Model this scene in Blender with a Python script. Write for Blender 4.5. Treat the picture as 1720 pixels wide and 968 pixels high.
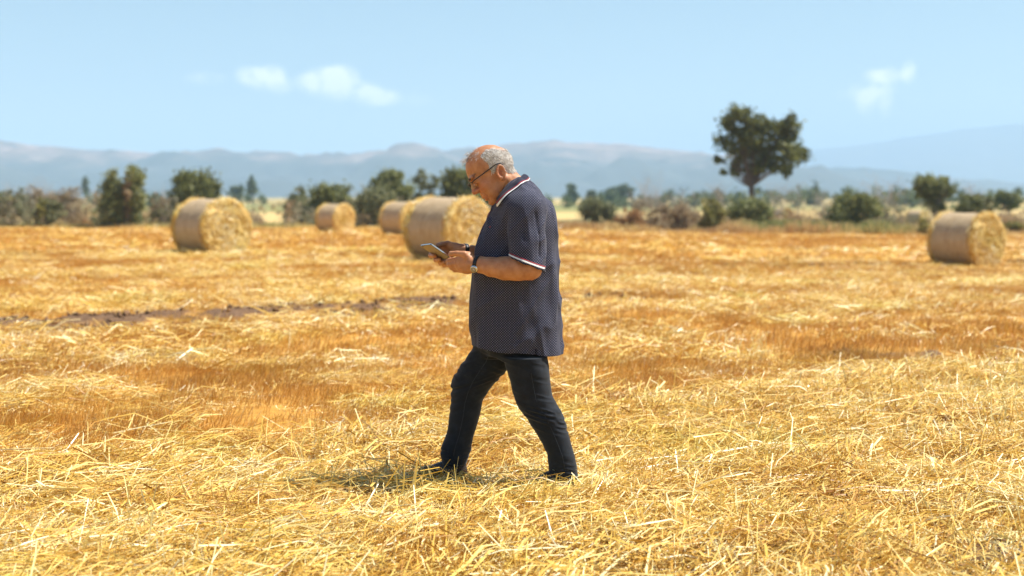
import bpy, math, random
import numpy as np
from mathutils import Vector, Matrix

scene = bpy.context.scene
for o in list(bpy.data.objects):
    bpy.data.objects.remove(o, do_unlink=True)
COL = scene.collection
RNG = np.random.default_rng(7)
random.seed(7)

# ------------------------------------------------------------------ camera
CAM_H = 1.45
F_PX = 50.0 / 36.0 * 1720.0            # focal length in photo pixels
PITCH = math.atan(154.0 / F_PX)        # camera looks slightly down
cam_d = bpy.data.cameras.new('camera')
cam_d.lens = 50.0
cam_d.sensor_width = 36.0
cam_d.clip_start = 0.1
cam_d.clip_end = 60000.0
cam_d.dof.use_dof = True
cam_d.dof.focus_distance = 7.12
cam_d.dof.aperture_fstop = 1.9
cam = bpy.data.objects.new('camera', cam_d)
cam.location = (0, 0, CAM_H)
cam.rotation_euler = (math.pi / 2 - PITCH, 0, 0)
COL.objects.link(cam)
scene.camera = cam

# ------------------------------------------------------------------ sun and sky
SUN_EL = math.radians(59.0)
SUN_AZ = math.radians(11.0)            # from +X towards +Y (right, a little behind the man)
sun_vec = Vector((math.cos(SUN_EL) * math.cos(SUN_AZ), math.cos(SUN_EL) * math.sin(SUN_AZ), math.sin(SUN_EL)))
sl = bpy.data.lights.new('sun', 'SUN')
sl.energy = 5.0
sl.angle = math.radians(0.5)
sl.color = (1.0, 0.955, 0.87)
so = bpy.data.objects.new('sun', sl)
so.rotation_euler = (-sun_vec).to_track_quat('-Z', 'Y').to_euler()
so.location = (0, 0, 60)
COL.objects.link(so)

world = bpy.data.worlds.new('World')
scene.world = world
world.use_nodes = True
wt = world.node_tree
wt.nodes.clear()


def N(t, kind, **kw):
    n = t.nodes.new(kind)
    for k, v in kw.items():
        setattr(n, k, v)
    return n


def M(t, op, a, b=None, c=None, clamp=False):
    n = t.nodes.new('ShaderNodeMath')
    n.operation = op
    n.use_clamp = clamp
    for i, v in enumerate((a, b, c)):
        if v is None:
            continue
        if isinstance(v, (int, float)):
            n.inputs[i].default_value = v
        else:
            t.links.new(v, n.inputs[i])
    return n.outputs[0]


def MIX(t, fac, a, b, blend='MIX'):
    n = t.nodes.new('ShaderNodeMix')
    n.data_type = 'RGBA'
    n.blend_type = blend
    for s, v in ((0, fac), (6, a), (7, b)):
        if isinstance(v, (int, float)):
            n.inputs[s].default_value = v
        elif isinstance(v, tuple):
            n.inputs[s].default_value = (*v, 1.0) if len(v) == 3 else v
        else:
            t.links.new(v, n.inputs[s])
    return n.outputs[2]


sky = N(wt, 'ShaderNodeTexSky', sky_type='NISHITA')
sky.sun_disc = False
sky.sun_elevation = SUN_EL
sky.sun_rotation = math.pi / 2 - SUN_AZ      # measured from +Y towards +X
sky.altitude = 100
sky.air_density = 1.0
sky.dust_density = 0.1
sky.ozone_density = 2.2
tc = N(wt, 'ShaderNodeTexCoord')
sep = N(wt, 'ShaderNodeSeparateXYZ')
wt.links.new(tc.outputs['Generated'], sep.inputs[0])
ysafe = M(wt, 'MAXIMUM', sep.outputs[1], 0.05)
cu = M(wt, 'DIVIDE', sep.outputs[0], ysafe)
cv = M(wt, 'DIVIDE', sep.outputs[2], ysafe)
comb = N(wt, 'ShaderNodeCombineXYZ')
wt.links.new(cu, comb.inputs[0]); wt.links.new(cv, comb.inputs[1])
nz = N(wt, 'ShaderNodeTexNoise')
nz.inputs['Scale'].default_value = 70.0
nz.inputs['Detail'].default_value = 4.0
nz.inputs['Roughness'].default_value = 0.55
wt.links.new(comb.outputs[0], nz.inputs['Vector'])


def cloud_uv(px, py):
    a = math.atan((484.0 - py) / F_PX) - PITCH
    return (px - 860.0) / F_PX, math.tan(a)


total = None
for (px, py, rx, ry, st) in [
        (350, 132, 30, 8, .32), (420, 128, 20, 13, .5), (445, 132, 28, 16, .75), (462, 124, 18, 12, .7), (473, 143, 20, 12, .6),
        (520, 138, 20, 13, .55), (548, 134, 30, 16, .85), (575, 130, 26, 16, .85), (572, 152, 46, 14, .55), (610, 150, 26, 12, .5),
        (628, 162, 28, 13, .8), (652, 164, 22, 11, .55), (700, 168, 30, 8, .15),
        (1466, 128, 18, 9, .7), (1490, 126, 20, 10, .65), (1521, 122, 11, 15, .75), (1478, 143, 22, 16, .35), (1436, 156, 13, 12, .6),
        (1459, 157, 13, 10, .65), (1450, 174, 14, 17, .55), (1484, 168, 10, 24, .5), (1466, 166, 24, 14, .3), (1414, 160, 12, 8, .12)]:
    u0, v0 = cloud_uv(px, py)
    du = M(wt, 'DIVIDE', M(wt, 'SUBTRACT', cu, u0), rx * 1.4 / F_PX)
    dv = M(wt, 'DIVIDE', M(wt, 'SUBTRACT', cv, v0), ry * 1.5 / F_PX)
    e = M(wt, 'SUBTRACT', 1.0, M(wt, 'ADD', M(wt, 'MULTIPLY', du, du), M(wt, 'MULTIPLY', dv, dv)), clamp=True)
    e = M(wt, 'MULTIPLY', e, st)
    total = e if total is None else M(wt, 'ADD', total, e)
wob = M(wt, 'MAXIMUM', M(wt, 'MULTIPLY_ADD', nz.outputs['Fac'], 3.2, -0.75), 0.05)
cl = M(wt, 'MULTIPLY', total, wob)
cl = M(wt, 'MINIMUM', M(wt, 'MULTIPLY', cl, 0.68), 0.58)
front = M(wt, 'GREATER_THAN', sep.outputs[1], 0.2)
cl = M(wt, 'MULTIPLY', cl, front)
SKY_TINT = (.92, .975, .95)
skyc = MIX(wt, 1.0, sky.outputs[0], SKY_TINT, 'MULTIPLY')
skyc = MIX(wt, cl, skyc, (19, 17.5, 17))
bg = N(wt, 'ShaderNodeBackground')
bg.inputs['Strength'].default_value = 0.07
wo = N(wt, 'ShaderNodeOutputWorld')
wt.links.new(skyc, bg.inputs['Color'])
wt.links.new(bg.outputs[0], wo.inputs['Surface'])

scene.view_settings.view_transform = 'Standard'
scene.view_settings.look = 'None'
scene.view_settings.exposure = 0.83
scene.view_settings.gamma = 1.0
scene.cycles.use_denoising = True
scene.cycles.volume_bounces = 2
scene.cycles.max_bounces = 8
scene.cycles.diffuse_bounces = 4
scene.cycles.transparent_max_bounces = 12
scene.cycles.sample_clamp_indirect = 6.0
scene.cycles.use_adaptive_sampling = False


# ------------------------------------------------------------------ helpers
def U(px, py, Y):
    """world point at distance Y that the photograph shows at (px, py)"""
    c, s = math.cos(PITCH), math.sin(PITCH)
    dx = (px - 860.0)
    up = (484.0 - py)
    y = F_PX * c + up * s
    z = -F_PX * s + up * c
    k = Y / y
    return np.array([dx * k, Y, CAM_H + z * k])


def tag(o, label=None, cat=None, group=None, kind=None):
    if label: o['label'] = label
    if cat: o['category'] = cat
    if group: o['group'] = group
    if kind: o['kind'] = kind
    return o


def link(name, me, mat=None, parent=None, smooth=True):
    o = bpy.data.objects.new(name, me)
    COL.objects.link(o)
    if mat is not None and not me.materials:
        me.materials.append(mat)
    if smooth and len(me.polygons):
        me.polygons.foreach_set('use_smooth', np.ones(len(me.polygons), dtype=bool))
    if parent is not None:
        o.parent = parent
        o.matrix_parent_inverse = Matrix.Translation(-Vector(parent.location)) if parent.parent is None else Matrix.Identity(4)
    return o


def empty(name, loc):
    o = bpy.data.objects.new(name, None)
    o.empty_display_size = 0.2
    o.location = tuple(loc)
    COL.objects.link(o)
    return o


def np_mesh(name, V, F, attrs=None):
    """V (n,3); F (m,k) all faces with k corners; attrs {name: per-vertex floats}"""
    me = bpy.data.meshes.new(name)
    V = np.asarray(V, dtype=np.float32); F = np.asarray(F, dtype=np.int32)
    k = F.shape[1]
    me.vertices.add(len(V)); me.vertices.foreach_set('co', V.ravel())
    me.loops.add(F.size); me.loops.foreach_set('vertex_index', F.ravel())
    me.polygons.add(len(F))
    me.polygons.foreach_set('loop_start', np.arange(0, F.size, k, dtype=np.int32))
    me.polygons.foreach_set('loop_total', np.full(len(F), k, dtype=np.int32))
    me.update(calc_edges=True)
    for an, av in (attrs or {}).items():
        a = me.attributes.new(an, 'FLOAT', 'POINT')
        a.data.foreach_set('value', np.asarray(av, dtype=np.float32))
    return me


def vnoise(x, y, z=0.0, seed=0):
    """value noise in [-1, 1], vectorised"""
    x, y, z = np.broadcast_arrays(np.asarray(x, float), np.asarray(y, float), np.asarray(z, float))
    xi, yi, zi = np.floor(x).astype(np.int64), np.floor(y).astype(np.int64), np.floor(z).astype(np.int64)
    fx, fy, fz = x - xi, y - yi, z - zi
    fx, fy, fz = [f * f * f * (f * (f * 6 - 15) + 10) for f in (fx, fy, fz)]

    def h(a, b, c):
        n = (a * 73856093) ^ (b * 19349663) ^ (c * 83492791) ^ (seed * 2654435 + 977)
        n = (n ^ (n >> 13)) * 1274126177 & 0x7fffffff
        n = (n ^ (n >> 16)) * 668265263 & 0x7fffffff
        return (n & 0xffff) / 32767.5 - 1.0
    r = 0
    for dx in (0, 1):
        for dy in (0, 1):
            for dz in (0, 1):
                w = (fx if dx else 1 - fx) * (fy if dy else 1 - fy) * (fz if dz else 1 - fz)
                r = r + w * h(xi + dx, yi + dy, zi + dz)
    return r


def fbm(x, y, z=0.0, oct=4, seed=0, gain=.5):
    r, a, f = 0, 1.0, 1.0
    for i in range(oct):
        r = r + a * vnoise(np.asarray(x) * f, np.asarray(y) * f, np.asarray(z) * f, seed + i * 17)
        a *= gain; f *= 2.03
    return r


def sstep(a, b, x):
    t = np.clip((np.asarray(x, float) - a) / (b - a), 0, 1)
    return t * t * (3 - 2 * t)


def new_mat(name):
    m = bpy.data.materials.new(name)
    m.use_nodes = True
    t = m.node_tree
    b = t.nodes['Principled BSDF']
    return m, t, b


def flat_mat(name, col, rough=.6, spec=.3, metal=0.0, noise=0.0, nscale=40.0):
    m, t, b = new_mat(name)
    b.inputs['Roughness'].default_value = rough
    b.inputs['Specular IOR Level'].default_value = spec
    b.inputs['Metallic'].default_value = metal
    if noise > 0:
        tcn = N(t, 'ShaderNodeTexCoord'); nn = N(t, 'ShaderNodeTexNoise')
        nn.inputs['Scale'].default_value = nscale; nn.inputs['Detail'].default_value = 5
        t.links.new(tcn.outputs['Object'], nn.inputs['Vector'])
        k1 = tuple(c * (1 - noise) for c in col); k2 = tuple(min(1, c * (1 + noise)) for c in col)
        t.links.new(MIX(t, nn.outputs['Fac'], k1, k2), b.inputs['Base Color'])
    else:
        b.inputs['Base Color'].default_value = (*col, 1)
    return m


def ramp(t, fac, stops, interp='LINEAR'):
    r = t.nodes.new('ShaderNodeValToRGB')
    r.color_ramp.interpolation = interp
    els = r.color_ramp.elements
    while len(els) < len(stops):
        els.new(0.5)
    for e, (p, c) in zip(els, stops):
        e.position = p; e.color = (*c, 1)
    t.links.new(fac, r.inputs[0])
    return r.outputs[0]


def tube(pts, radii, sides=7, cap=True):
    """tapered tube along points -> V, F(quads)"""
    pts = np.asarray(pts, float); n = len(pts)
    radii = np.broadcast_to(np.asarray(radii, float), (n,))
    V = []; up = np.array([0.31, 0.2, 0.93])
    for i in range(n):
        d = pts[min(i + 1, n - 1)] - pts[max(i - 1, 0)]
        d = d / (np.linalg.norm(d) + 1e-9)
        a = np.cross(d, up)
        if np.linalg.norm(a) < .1: a = np.cross(d, [1, 0, 0])
        a /= np.linalg.norm(a); b = np.cross(d, a)
        for k in range(sides):
            th = 2 * math.pi * k / sides
            V.append(pts[i] + radii[i] * (math.cos(th) * a + math.sin(th) * b))
    F = []
    for i in range(n - 1):
        for k in range(sides):
            k2 = (k + 1) % sides
            F.append((i * sides + k, i * sides + k2, (i + 1) * sides + k2, (i + 1) * sides + k))
    if cap:
        for base in (0, (n - 1) * sides):
            V.append(pts[0] if base == 0 else pts[-1]); c = len(V) - 1
            for k in range(0, sides):
                k2 = (k + 1) % sides
                F.append((base + k, base + k2, c, c))
    return np.array(V), F


class MB:
    """collects geometry for ONE mesh object"""
    def __init__(s): s.V = []; s.F = []; s.n = 0
    def add(s, V, F):
        s.V.append(np.asarray(V, float))
        s.F += [tuple(int(i) + s.n for i in (f if len(set(f)) == len(f) else list(dict.fromkeys(f)))) for f in F]
        s.n += len(V)
    def tube(s, *a, **k): s.add(*tube(*a, **k))
    def build(s, name, mat, parent=None, smooth=True):
        me = bpy.data.meshes.new(name)
        me.from_pydata(np.concatenate(s.V).tolist(), [], s.F)
        me.update()
        return link(name, me, mat, parent, smooth)


# ------------------------------------------------------------------ terrain
def gz0(x, y):
    """broad shape of the land"""
    x = np.asarray(x, float); y = np.asarray(y, float)
    d = np.interp(y, [-50, 0, 20, 31, 36, 45, 59, 71, 100, 115, 9000], [-.02, -.02, -.01, .0, .02, -.05, -.20, -.36, -.84, -.92, -.92])
    ex = -.30 * np.tanh(np.maximum(x - 1, 0) / 6.0) - .17 * np.tanh(np.maximum(x - 8, 0) / 20.0)
    return d + ex * sstep(12, 30, y) * (1 - .4 * sstep(150, 400, y))


def swath(x, y):
    return -.57 * np.asarray(x, float) + .82 * np.asarray(y, float)


def along(x, y):
    return .82 * np.asarray(x, float) + .57 * np.asarray(y, float)


def pale_map(x, y):
    u = swath(x, y); t = along(x, y)
    n1 = fbm(u * .45, t * .16, seed=3, oct=3)
    n2 = fbm(u * 1.3, t * .4, seed=9, oct=3)
    p = 1 - sstep(6.6, 8.0, u + n1 * .7 + n2 * .35 - .15)
    for c, w, s in ((9.9, .5, .35), (12.2, .7, .5), (14.3, .6, .6), (17.7, 1.15, 1.0), (20.6, .5, .5), (22.6, .5, .35), (25.8, .8, .85), (28.6, .4, .25),
                    (31.6, 1.0, .95), (36, .5, .4), (41, .8, .6), (48, .8, .45), (56, 1.2, .65), (66, 1.0, .4), (76, 1.6, .7), (86, 2.5, .9)):
        p = p + s * np.exp(-((u + n1 * .9 - c) / w) ** 2) * (.85 + .6 * n2)
    return np.clip(p * 1.05 - .06 + .10 * n2, 0, 1)


def soil_map(x, y):
    u = swath(x, y); t = along(x, y)
    n = fbm(u * 1.1, t * .6, seed=31, oct=3)
    n3 = fbm(np.asarray(x) * 4.5, np.asarray(y) * 2.2, seed=12, oct=3)
    s = np.exp(-((u - 15.75 + .35 * n) / .8) ** 2) * (1.30 - 1.15 * sstep(-.8, 3.5, x)) * (.82 + .65 * n3)
    s += .7 * np.exp(-((u - 23.2 + .5 * n) / .5) ** 2) * sstep(2, 6, x) * (.6 + .6 * n3)
    s += .55 * np.exp(-((u - 34.2 + .5 * n) / .5) ** 2) * (.5 + .6 * n3)
    for cx, cy, r, k in ((1.95, 5.6, .42, 1.2), (3.3, 12.7, .45, .8), (4.6, 13.4, .3, .6), (-4.3, 11.2, .5, .45), (-3.6, 8.6, .35, .35), (-2.2, 7.7, .25, .6), (-.6, 7.6, .2, .35), (.9, 10.2, .3, .5)):
        s += k * np.exp(-(((x - cx) / (r * 1.5)) ** 2 + ((y - cy) / r) ** 2)) * (.8 + .8 * n3)
    return np.clip(s, 0, 1)


def gz(x, y):
    x = np.asarray(x, float); y = np.asarray(y, float)
    near = 1 - sstep(60, 110, y)
    r = gz0(x, y) + near * (.05 * pale_map(x, y) * sstep(8, 10, y) + .03 * np.exp(-((y - 6.62 - .05 * x) / .24) ** 2) * sstep(-2.2, -1.2, x) * sstep(1.6, .7, x) + .018 * fbm(x * 1.3, y * 1.3, seed=5, oct=3) + .016 * vnoise(x * 3.6, y * 3.6, seed=6) * (1 - sstep(14, 22, y)) + .085 * soil_map(x, y) * sstep(9, 11, y))
    return r


# polar sheet round the camera out to the horizon
rs = np.concatenate([[0.0], np.geomspace(1.2, 4, 10), np.arange(4.08, 12, .08), np.geomspace(12, 110, 330), np.geomspace(113, 14000, 70)])
ths = np.concatenate([np.linspace(-28, 28, 340), np.linspace(29.5, 330.5, 120)]) * math.pi / 180
RR, TT = np.meshgrid(rs[1:], ths, indexing='ij')
GX = RR * np.sin(TT); GY = RR * np.cos(TT)
GZ = gz(GX, GY)
nt = len(ths)
Vg = np.concatenate([[[0, 0, float(gz(0, 0))]], np.stack([GX, GY, GZ], -1).reshape(-1, 3)])
i0 = np.arange(len(rs) - 2)[:, None] * nt; j0 = np.arange(nt)[None, :]; j1 = (j0 + 1) % nt
Fg = np.stack([1 + i0 + j0, 1 + i0 + nt + j0, 1 + i0 + nt + j1, 1 + i0 + j1], -1).reshape(-1, 4)
inner = np.stack([np.zeros(nt, int), 1 + np.arange(nt), 1 + (np.arange(nt) + 1) % nt, 1 + (np.arange(nt) + 1) % nt], -1)
pal = np.concatenate([[1], pale_map(GX, GY).ravel()]); soi = np.concatenate([[0], soil_map(GX, GY).ravel()])
far = sstep(96, 104, Vg[:, 1] + 3 * vnoise(Vg[:, 0] * .08, 0, seed=4))
gm = np_mesh('stubble_field', Vg, Fg, {'pale': pal, 'soil': soi, 'beyond': far})

m, t, b = new_mat('field_ground')


def attr(t, name):
    a = t.nodes.new('ShaderNodeAttribute'); a.attribute_name = name
    return a.outputs['Fac']


geo = N(t, 'ShaderNodeNewGeometry')
mp = N(t, 'ShaderNodeMapping'); mp.inputs['Rotation'].default_value = (0, 0, math.radians(-35)); mp.inputs['Scale'].default_value = (1.2, 9, 1)
t.links.new(geo.outputs['Position'], mp.inputs['Vector'])
n1 = N(t, 'ShaderNodeTexNoise'); n1.inputs['Scale'].default_value = 2.2; n1.inputs['Detail'].default_value = 9; n1.inputs['Roughness'].default_value = .7
t.links.new(mp.outputs[0], n1.inputs['Vector'])
n2 = N(t, 'ShaderNodeTexNoise'); n2.inputs['Scale'].default_value = 26; n2.inputs['Detail'].default_value = 8; n2.inputs['Roughness'].default_value = .75
t.links.new(geo.outputs['Position'], n2.inputs['Vector'])
fine = M(t, 'MULTIPLY_ADD', n1.outputs['Fac'], .6, M(t, 'MULTIPLY', n2.outputs['Fac'], .4))
orange = ramp(t, fine, [(.36, (.28, .12, .025)), (.47, (.52, .25, .045)), (.56, (.62, .33, .07)), (.68, (.70, .45, .14))])
palec = ramp(t, fine, [(.36, (.26, .12, .03)), (.46, (.46, .25, .06)), (.56, (.62, .40, .12)), (.68, (.74, .56, .24))])
soilc = ramp(t, n2.outputs['Fac'], [(.35, (.07, .038, .02)), (.55, (.19, .108, .058)), (.7, (.33, .20, .11))])
c = MIX(t, attr(t, 'pale'), orange, palec)
c = MIX(t, M(t, 'MULTIPLY', attr(t, 'soil'), 1.25, clamp=True), c, soilc)
# fields past the hedgerow: straw yellow, green and brown parcels
mp2 = N(t, 'ShaderNodeMapping'); mp2.inputs['Scale'].default_value = (.004, .011, 1)
t.links.new(geo.outputs['Position'], mp2.inputs['Vector'])
vo = N(t, 'ShaderNodeTexVoronoi'); vo.inputs['Scale'].default_value = 1.0
t.links.new(mp2.outputs[0], vo.inputs['Vector'])
vs = N(t, 'ShaderNodeSeparateColor'); t.links.new(vo.outputs['Color'], vs.inputs[0])
parc = ramp(t, vs.outputs[0], [(0, (.50, .36, .14)), (.3, (.58, .42, .17)), (.42, (.20, .22, .07)), (.6, (.60, .42, .17)), (.8, (.12, .16, .06)), (1, (.5, .33, .15))], 'CONSTANT')
parc = MIX(t, M(t, 'MULTIPLY', n1.outputs['Fac'], .5), parc, (.42, .30, .12))
c = MIX(t, attr(t, 'beyond'), c, parc)
t.links.new(c, b.inputs['Base Color'])
b.inputs['Roughness'].default_value = .85
b.inputs['Specular IOR Level'].default_value = .15
bp = N(t, 'ShaderNodeBump'); bp.inputs['Strength'].default_value = .8; bp.inputs['Distance'].default_value = .03
t.links.new(fine, bp.inputs['Height']); t.links.new(bp.outputs[0], b.inputs['Normal'])
ground = link('stubble_field', gm, m)
tag(ground, kind='structure', label='golden harvested stubble field with paler straw swaths and a brown soil strip')


# ------------------------------------------------------------------ straw
def ribbons(P0, P1, P2, W, side):
    """bent flat stems from three centre-line points each, half-width W, 2 quads per stem"""
    n = len(P0)
    s = side * W[:, None]
    V = np.stack([P0 - s, P0 + s, P1 - s, P1 + s, P2 - s * .75, P2 + s * .75], 1).reshape(-1, 3)
    b = np.arange(n)[:, None] * 6
    F = np.concatenate([b + [0, 1, 3, 2], b + [2, 3, 5, 4]], 1).reshape(-1, 4)
    return V, F


def unit(v):
    return v / (np.linalg.norm(v, axis=-1, keepdims=True) + 1e-9)


def lying_tile(seed, n, R, L, W, hmax, spread, tilt, tone_bias=0.0, mean=35, lo=.3):
    r = np.random.default_rng(seed)
    c = np.stack([r.uniform(-R, R, n), r.uniform(-R, R, n), r.uniform(0, 1, n) ** 1.6 * hmax], -1)
    ang = math.radians(mean) + r.normal(0, spread, n)
    loose = r.random(n) < lo
    ang[loose] = r.uniform(0, math.pi, loose.sum())
    el = r.normal(0, tilt, n)
    stand = r.random(n) < .05
    el[stand] = r.uniform(.5, 1.3, stand.sum())
    d = np.stack([np.cos(ang) * np.cos(el), np.sin(ang) * np.cos(el), np.sin(el)], -1)
    ln = L[0] + (L[1] - L[0]) * r.random(n) ** 1.8
    ln[stand] *= .6
    bend = r.normal(0, .07, (n, 3)) * ln[:, None]
    P0 = c - d * ln[:, None] * .5; P2 = c + d * ln[:, None] * .5; P1 = c + bend
    P0[:, 2] = np.maximum(P0[:, 2], -.02)
    side = unit(np.cross(d, unit(r.normal(0, .5, (n, 3)) + [0, 0, 1.0])))
    w = r.uniform(W[0], W[1], n)
    w[r.random(n) < .06] *= 1.7
    V, F = ribbons(P0, P1, P2, w, side)
    tone = np.clip(r.beta(2.2, 2.2, n) + tone_bias, 0, 1)
    return np_mesh('straw_tile', V, F, {'tone': np.repeat(tone, 6)})


def standing_tile(seed, n, R, H, W, lean, tone_bias=0.0, rows=True):
    r = np.random.default_rng(seed)
    x = r.uniform(-R, R, n); y = r.uniform(-R, R, n)
    if rows:
        sp = .13 if R < 1 else .3
        y = np.round(y / sp) * sp + r.normal(0, sp * .2, n)
    base = np.stack([x, y, np.full(n, -.02)], -1)
    ca, sa = math.cos(math.radians(35)), math.sin(math.radians(35))
    base[:, :2] = np.stack([base[:, 0] * ca - base[:, 1] * sa, base[:, 0] * sa + base[:, 1] * ca], -1)
    h = r.uniform(H[0], H[1], n)
    d = unit(np.stack([.30 + r.normal(0, lean, n), .1 + r.normal(0, lean, n), np.ones(n)], -1))
    P1 = base + d * h[:, None] * .5
    d2 = unit(d + np.stack([r.normal(.08, .2, n), r.normal(0, .2, n), np.zeros(n)], -1))
    P2 = P1 + d2 * h[:, None] * .5
    side = unit(np.stack([r.normal(0, 1, n), r.normal(0, 1, n), r.normal(0, .1, n)], -1))
    w = r.uniform(W[0], W[1], n)
    V, F = ribbons(base, P1, P2, w, side)
    tone = np.clip(r.beta(2, 2.6, n) + tone_bias, 0, 1)
    return np_mesh('stem_tile', V, F, {'tone': np.repeat(tone, 6)})


def straw_mat(name, stops, trans=.25):
    m, t, b = new_mat(name)
    oi = N(t, 'ShaderNodeObjectInfo')
    tone = M(t, 'ADD', attr(t, 'tone'), M(t, 'MULTIPLY_ADD', oi.outputs['Random'], .16, -.08), clamp=True)
    gp = N(t, 'ShaderNodeNewGeometry'); wn = N(t, 'ShaderNodeTexNoise'); wn.inputs['Scale'].default_value = 1.1; wn.inputs['Detail'].default_value = 3
    t.links.new(gp.outputs['Position'], wn.inputs['Vector'])
    tone = M(t, 'ADD', tone, M(t, 'MULTIPLY_ADD', wn.outputs['Fac'], .9, -.45), clamp=True)
    colr = ramp(t, tone, stops)
    wn2 = N(t, 'ShaderNodeTexNoise'); wn2.inputs['Scale'].default_value = .7; t.links.new(gp.outputs['Position'], wn2.inputs['Vector'])
    yl = M(t, 'MULTIPLY', M(t, 'SUBTRACT', wn2.outputs['Fac'], .52, clamp=True), 3.2, clamp=True)
    colr = MIX(t, yl, colr, MIX(t, 1.0, colr, (.93, 1.0, .62), 'MULTIPLY'))
    t.links.new(colr, b.inputs['Base Color'])
    b.inputs['Roughness'].default_value = .38
    b.inputs['Specular IOR Level'].default_value = .42
    tr = N(t, 'ShaderNodeBsdfTranslucent'); t.links.new(colr, tr.inputs['Color'])
    mx = N(t, 'ShaderNodeMixShader'); mx.inputs[0].default_value = trans
    out = t.nodes['Material Output']
    t.links.new(b.outputs[0], mx.inputs[1]); t.links.new(tr.outputs[0], mx.inputs[2]); t.links.new(mx.outputs[0], out.inputs['Surface'])
    return m


PALE = straw_mat('straw_pale', [(0, (.32, .13, .022)), (.2, (.56, .30, .05)), (.42, (.74, .47, .09)), (.6, (.80, .59, .165)), (.8, (.86, .71, .33)), (1, (.93, .87, .62))], .16)
GOLD = straw_mat('stubble_gold', [(0, (.36, .155, .03)), (.3, (.58, .295, .055)), (.6, (.70, .40, .09)), (.85, (.79, .55, .19)), (1, (.90, .78, .48))], .22)


def scatter(name, label, points, rots, scales, idx, tiles, mat):
    """one field-wide mass of stems: a point mesh whose geometry nodes place the tiles"""
    tc_ = bpy.data.collections.new(name + '_tiles')
    for i, me in enumerate(tiles):
        if not me.materials: me.materials.append(mat)
        ob = bpy.data.objects.new('%s_tile_%02d' % (name, i), me)
        tc_.objects.link(ob)
    n = len(points)
    pm = bpy.data.meshes.new(name)
    pm.vertices.add(n); pm.vertices.foreach_set('co', np.asarray(points, np.float32).ravel())
    a = pm.attributes.new('spin', 'FLOAT_VECTOR', 'POINT'); a.data.foreach_set('vector', np.asarray(rots, np.float32).ravel())
    a = pm.attributes.new('size', 'FLOAT', 'POINT'); a.data.foreach_set('value', np.asarray(scales, np.float32))
    a = pm.attributes.new('pick', 'INT', 'POINT'); a.data.foreach_set('value', np.asarray(idx, np.int32))
    ob = bpy.data.objects.new(name, pm); COL.objects.link(ob); pm.materials.append(mat)
    g = bpy.data.node_groups.new(name + '_nodes', 'GeometryNodeTree')
    g.interface.new_socket('Geometry', in_out='INPUT', socket_type='NodeSocketGeometry')
    g.interface.new_socket('Geometry', in_out='OUTPUT', socket_type='NodeSocketGeometry')
    gi = g.nodes.new('NodeGroupInput'); go = g.nodes.new('NodeGroupOutput')
    ci = g.nodes.new('GeometryNodeCollectionInfo'); ci.inputs['Collection'].default_value = tc_
    ci.inputs['Separate Children'].default_value = True; ci.inputs['Reset Children'].default_value = True
    ip = g.nodes.new('GeometryNodeInstanceOnPoints'); ip.inputs['Pick Instance'].default_value = True

    def na(nm, ty):
        q = g.nodes.new('GeometryNodeInputNamedAttribute'); q.data_type = ty; q.inputs['Name'].default_value = nm
        return [s for s in q.outputs if s.enabled][0]
    g.links.new(gi.outputs[0], ip.inputs['Points']); g.links.new(ci.outputs[0], ip.inputs['Instance'])
    g.links.new(na('pick', 'INT'), ip.inputs['Instance Index'])
    e2r = g.nodes.new('FunctionNodeEulerToRotation')
    g.links.new(na('spin', 'FLOAT_VECTOR'), e2r.inputs[0]); g.links.new(e2r.outputs[0], ip.inputs['Rotation'])
    g.links.new(na('size', 'FLOAT'), ip.inputs['Scale'])
    g.links.new(ip.outputs[0], go.inputs[0])
    md = ob.modifiers.new('scatter', 'NODES'); md.node_group = g
    return tag(ob, label, None, None, 'stuff')


def field_points(d0, d1, per_m2, seed, half=.62, pad=3.0):
    """random points between distances d0 and d1 inside a wedge wider than the view"""
    r = np.random.default_rng(seed)
    area = half * (d1 ** 2 - d0 ** 2) + 2 * pad * (d1 - d0)
    n = int(area * per_m2 * 1.15)
    y = np.sqrt(r.uniform(d0 ** 2, d1 ** 2, n)); x = r.uniform(-1, 1, n) * (half * y + pad)
    return x, y, r


def place(x, y, r, up=0.0, spin=.25, smin=.8, smax=1.2, eps=.25):
    z = gz(x, y)
    rx = np.arctan((gz(x, y + eps) - gz(x, y - eps)) / (2 * eps)); ry = -np.arctan((gz(x + eps, y) - gz(x - eps, y)) / (2 * eps))
    n = len(x)
    P = np.stack([x, y, z + up], -1)
    Rt = np.stack([rx + r.normal(0, .04, n), ry + r.normal(0, .04, n), r.normal(0, spin, n) + (r.random(n) < .5) * math.pi], -1)
    return P, Rt, r.uniform(smin, smax, n)


def gather(parts):
    return [np.concatenate(a) for a in zip(*parts)]


# loose straw lying in the swaths
tiles = []; layers = []
tiles += [lying_tile(100 + i, 300, .32, (.06, .44), (.0014, .0033), .062, .42, .22, mean=56, lo=.24) for i in range(6)]          # 0-5 near
tiles += [lying_tile(120 + i, 150, .45, (.08, .42), (.0028, .0055), .07, .45, .22, mean=52) for i in range(4)]              # 6-9 middle
tiles += [lying_tile(140 + i, 150, 1.4, (.2, .6), (.008, .016), .08, .6, .2) for i in range(3)]                 # 10-12 far
tiles += [standing_tile(150 + i, 26, .3, (.08, .2), (.002, .0034), .35, .15, rows=False) for i in range(3)]      # 13-15 pale upright stems
tiles += [lying_tile(160 + i, 420, .34, (.012, .07), (.0010, .0026), .035, .6, .35, tone_bias=.10, mean=56, lo=.5) for i in range(3)]        # 16-18 chaff
tiles += [lying_tile(165 + i, 300, .6, (.03, .12), (.0025, .0050), .06, .6, .4, tone_bias=.14, mean=52, lo=.5) for i in range(2)]         # 19-20 coarser chaff
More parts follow.
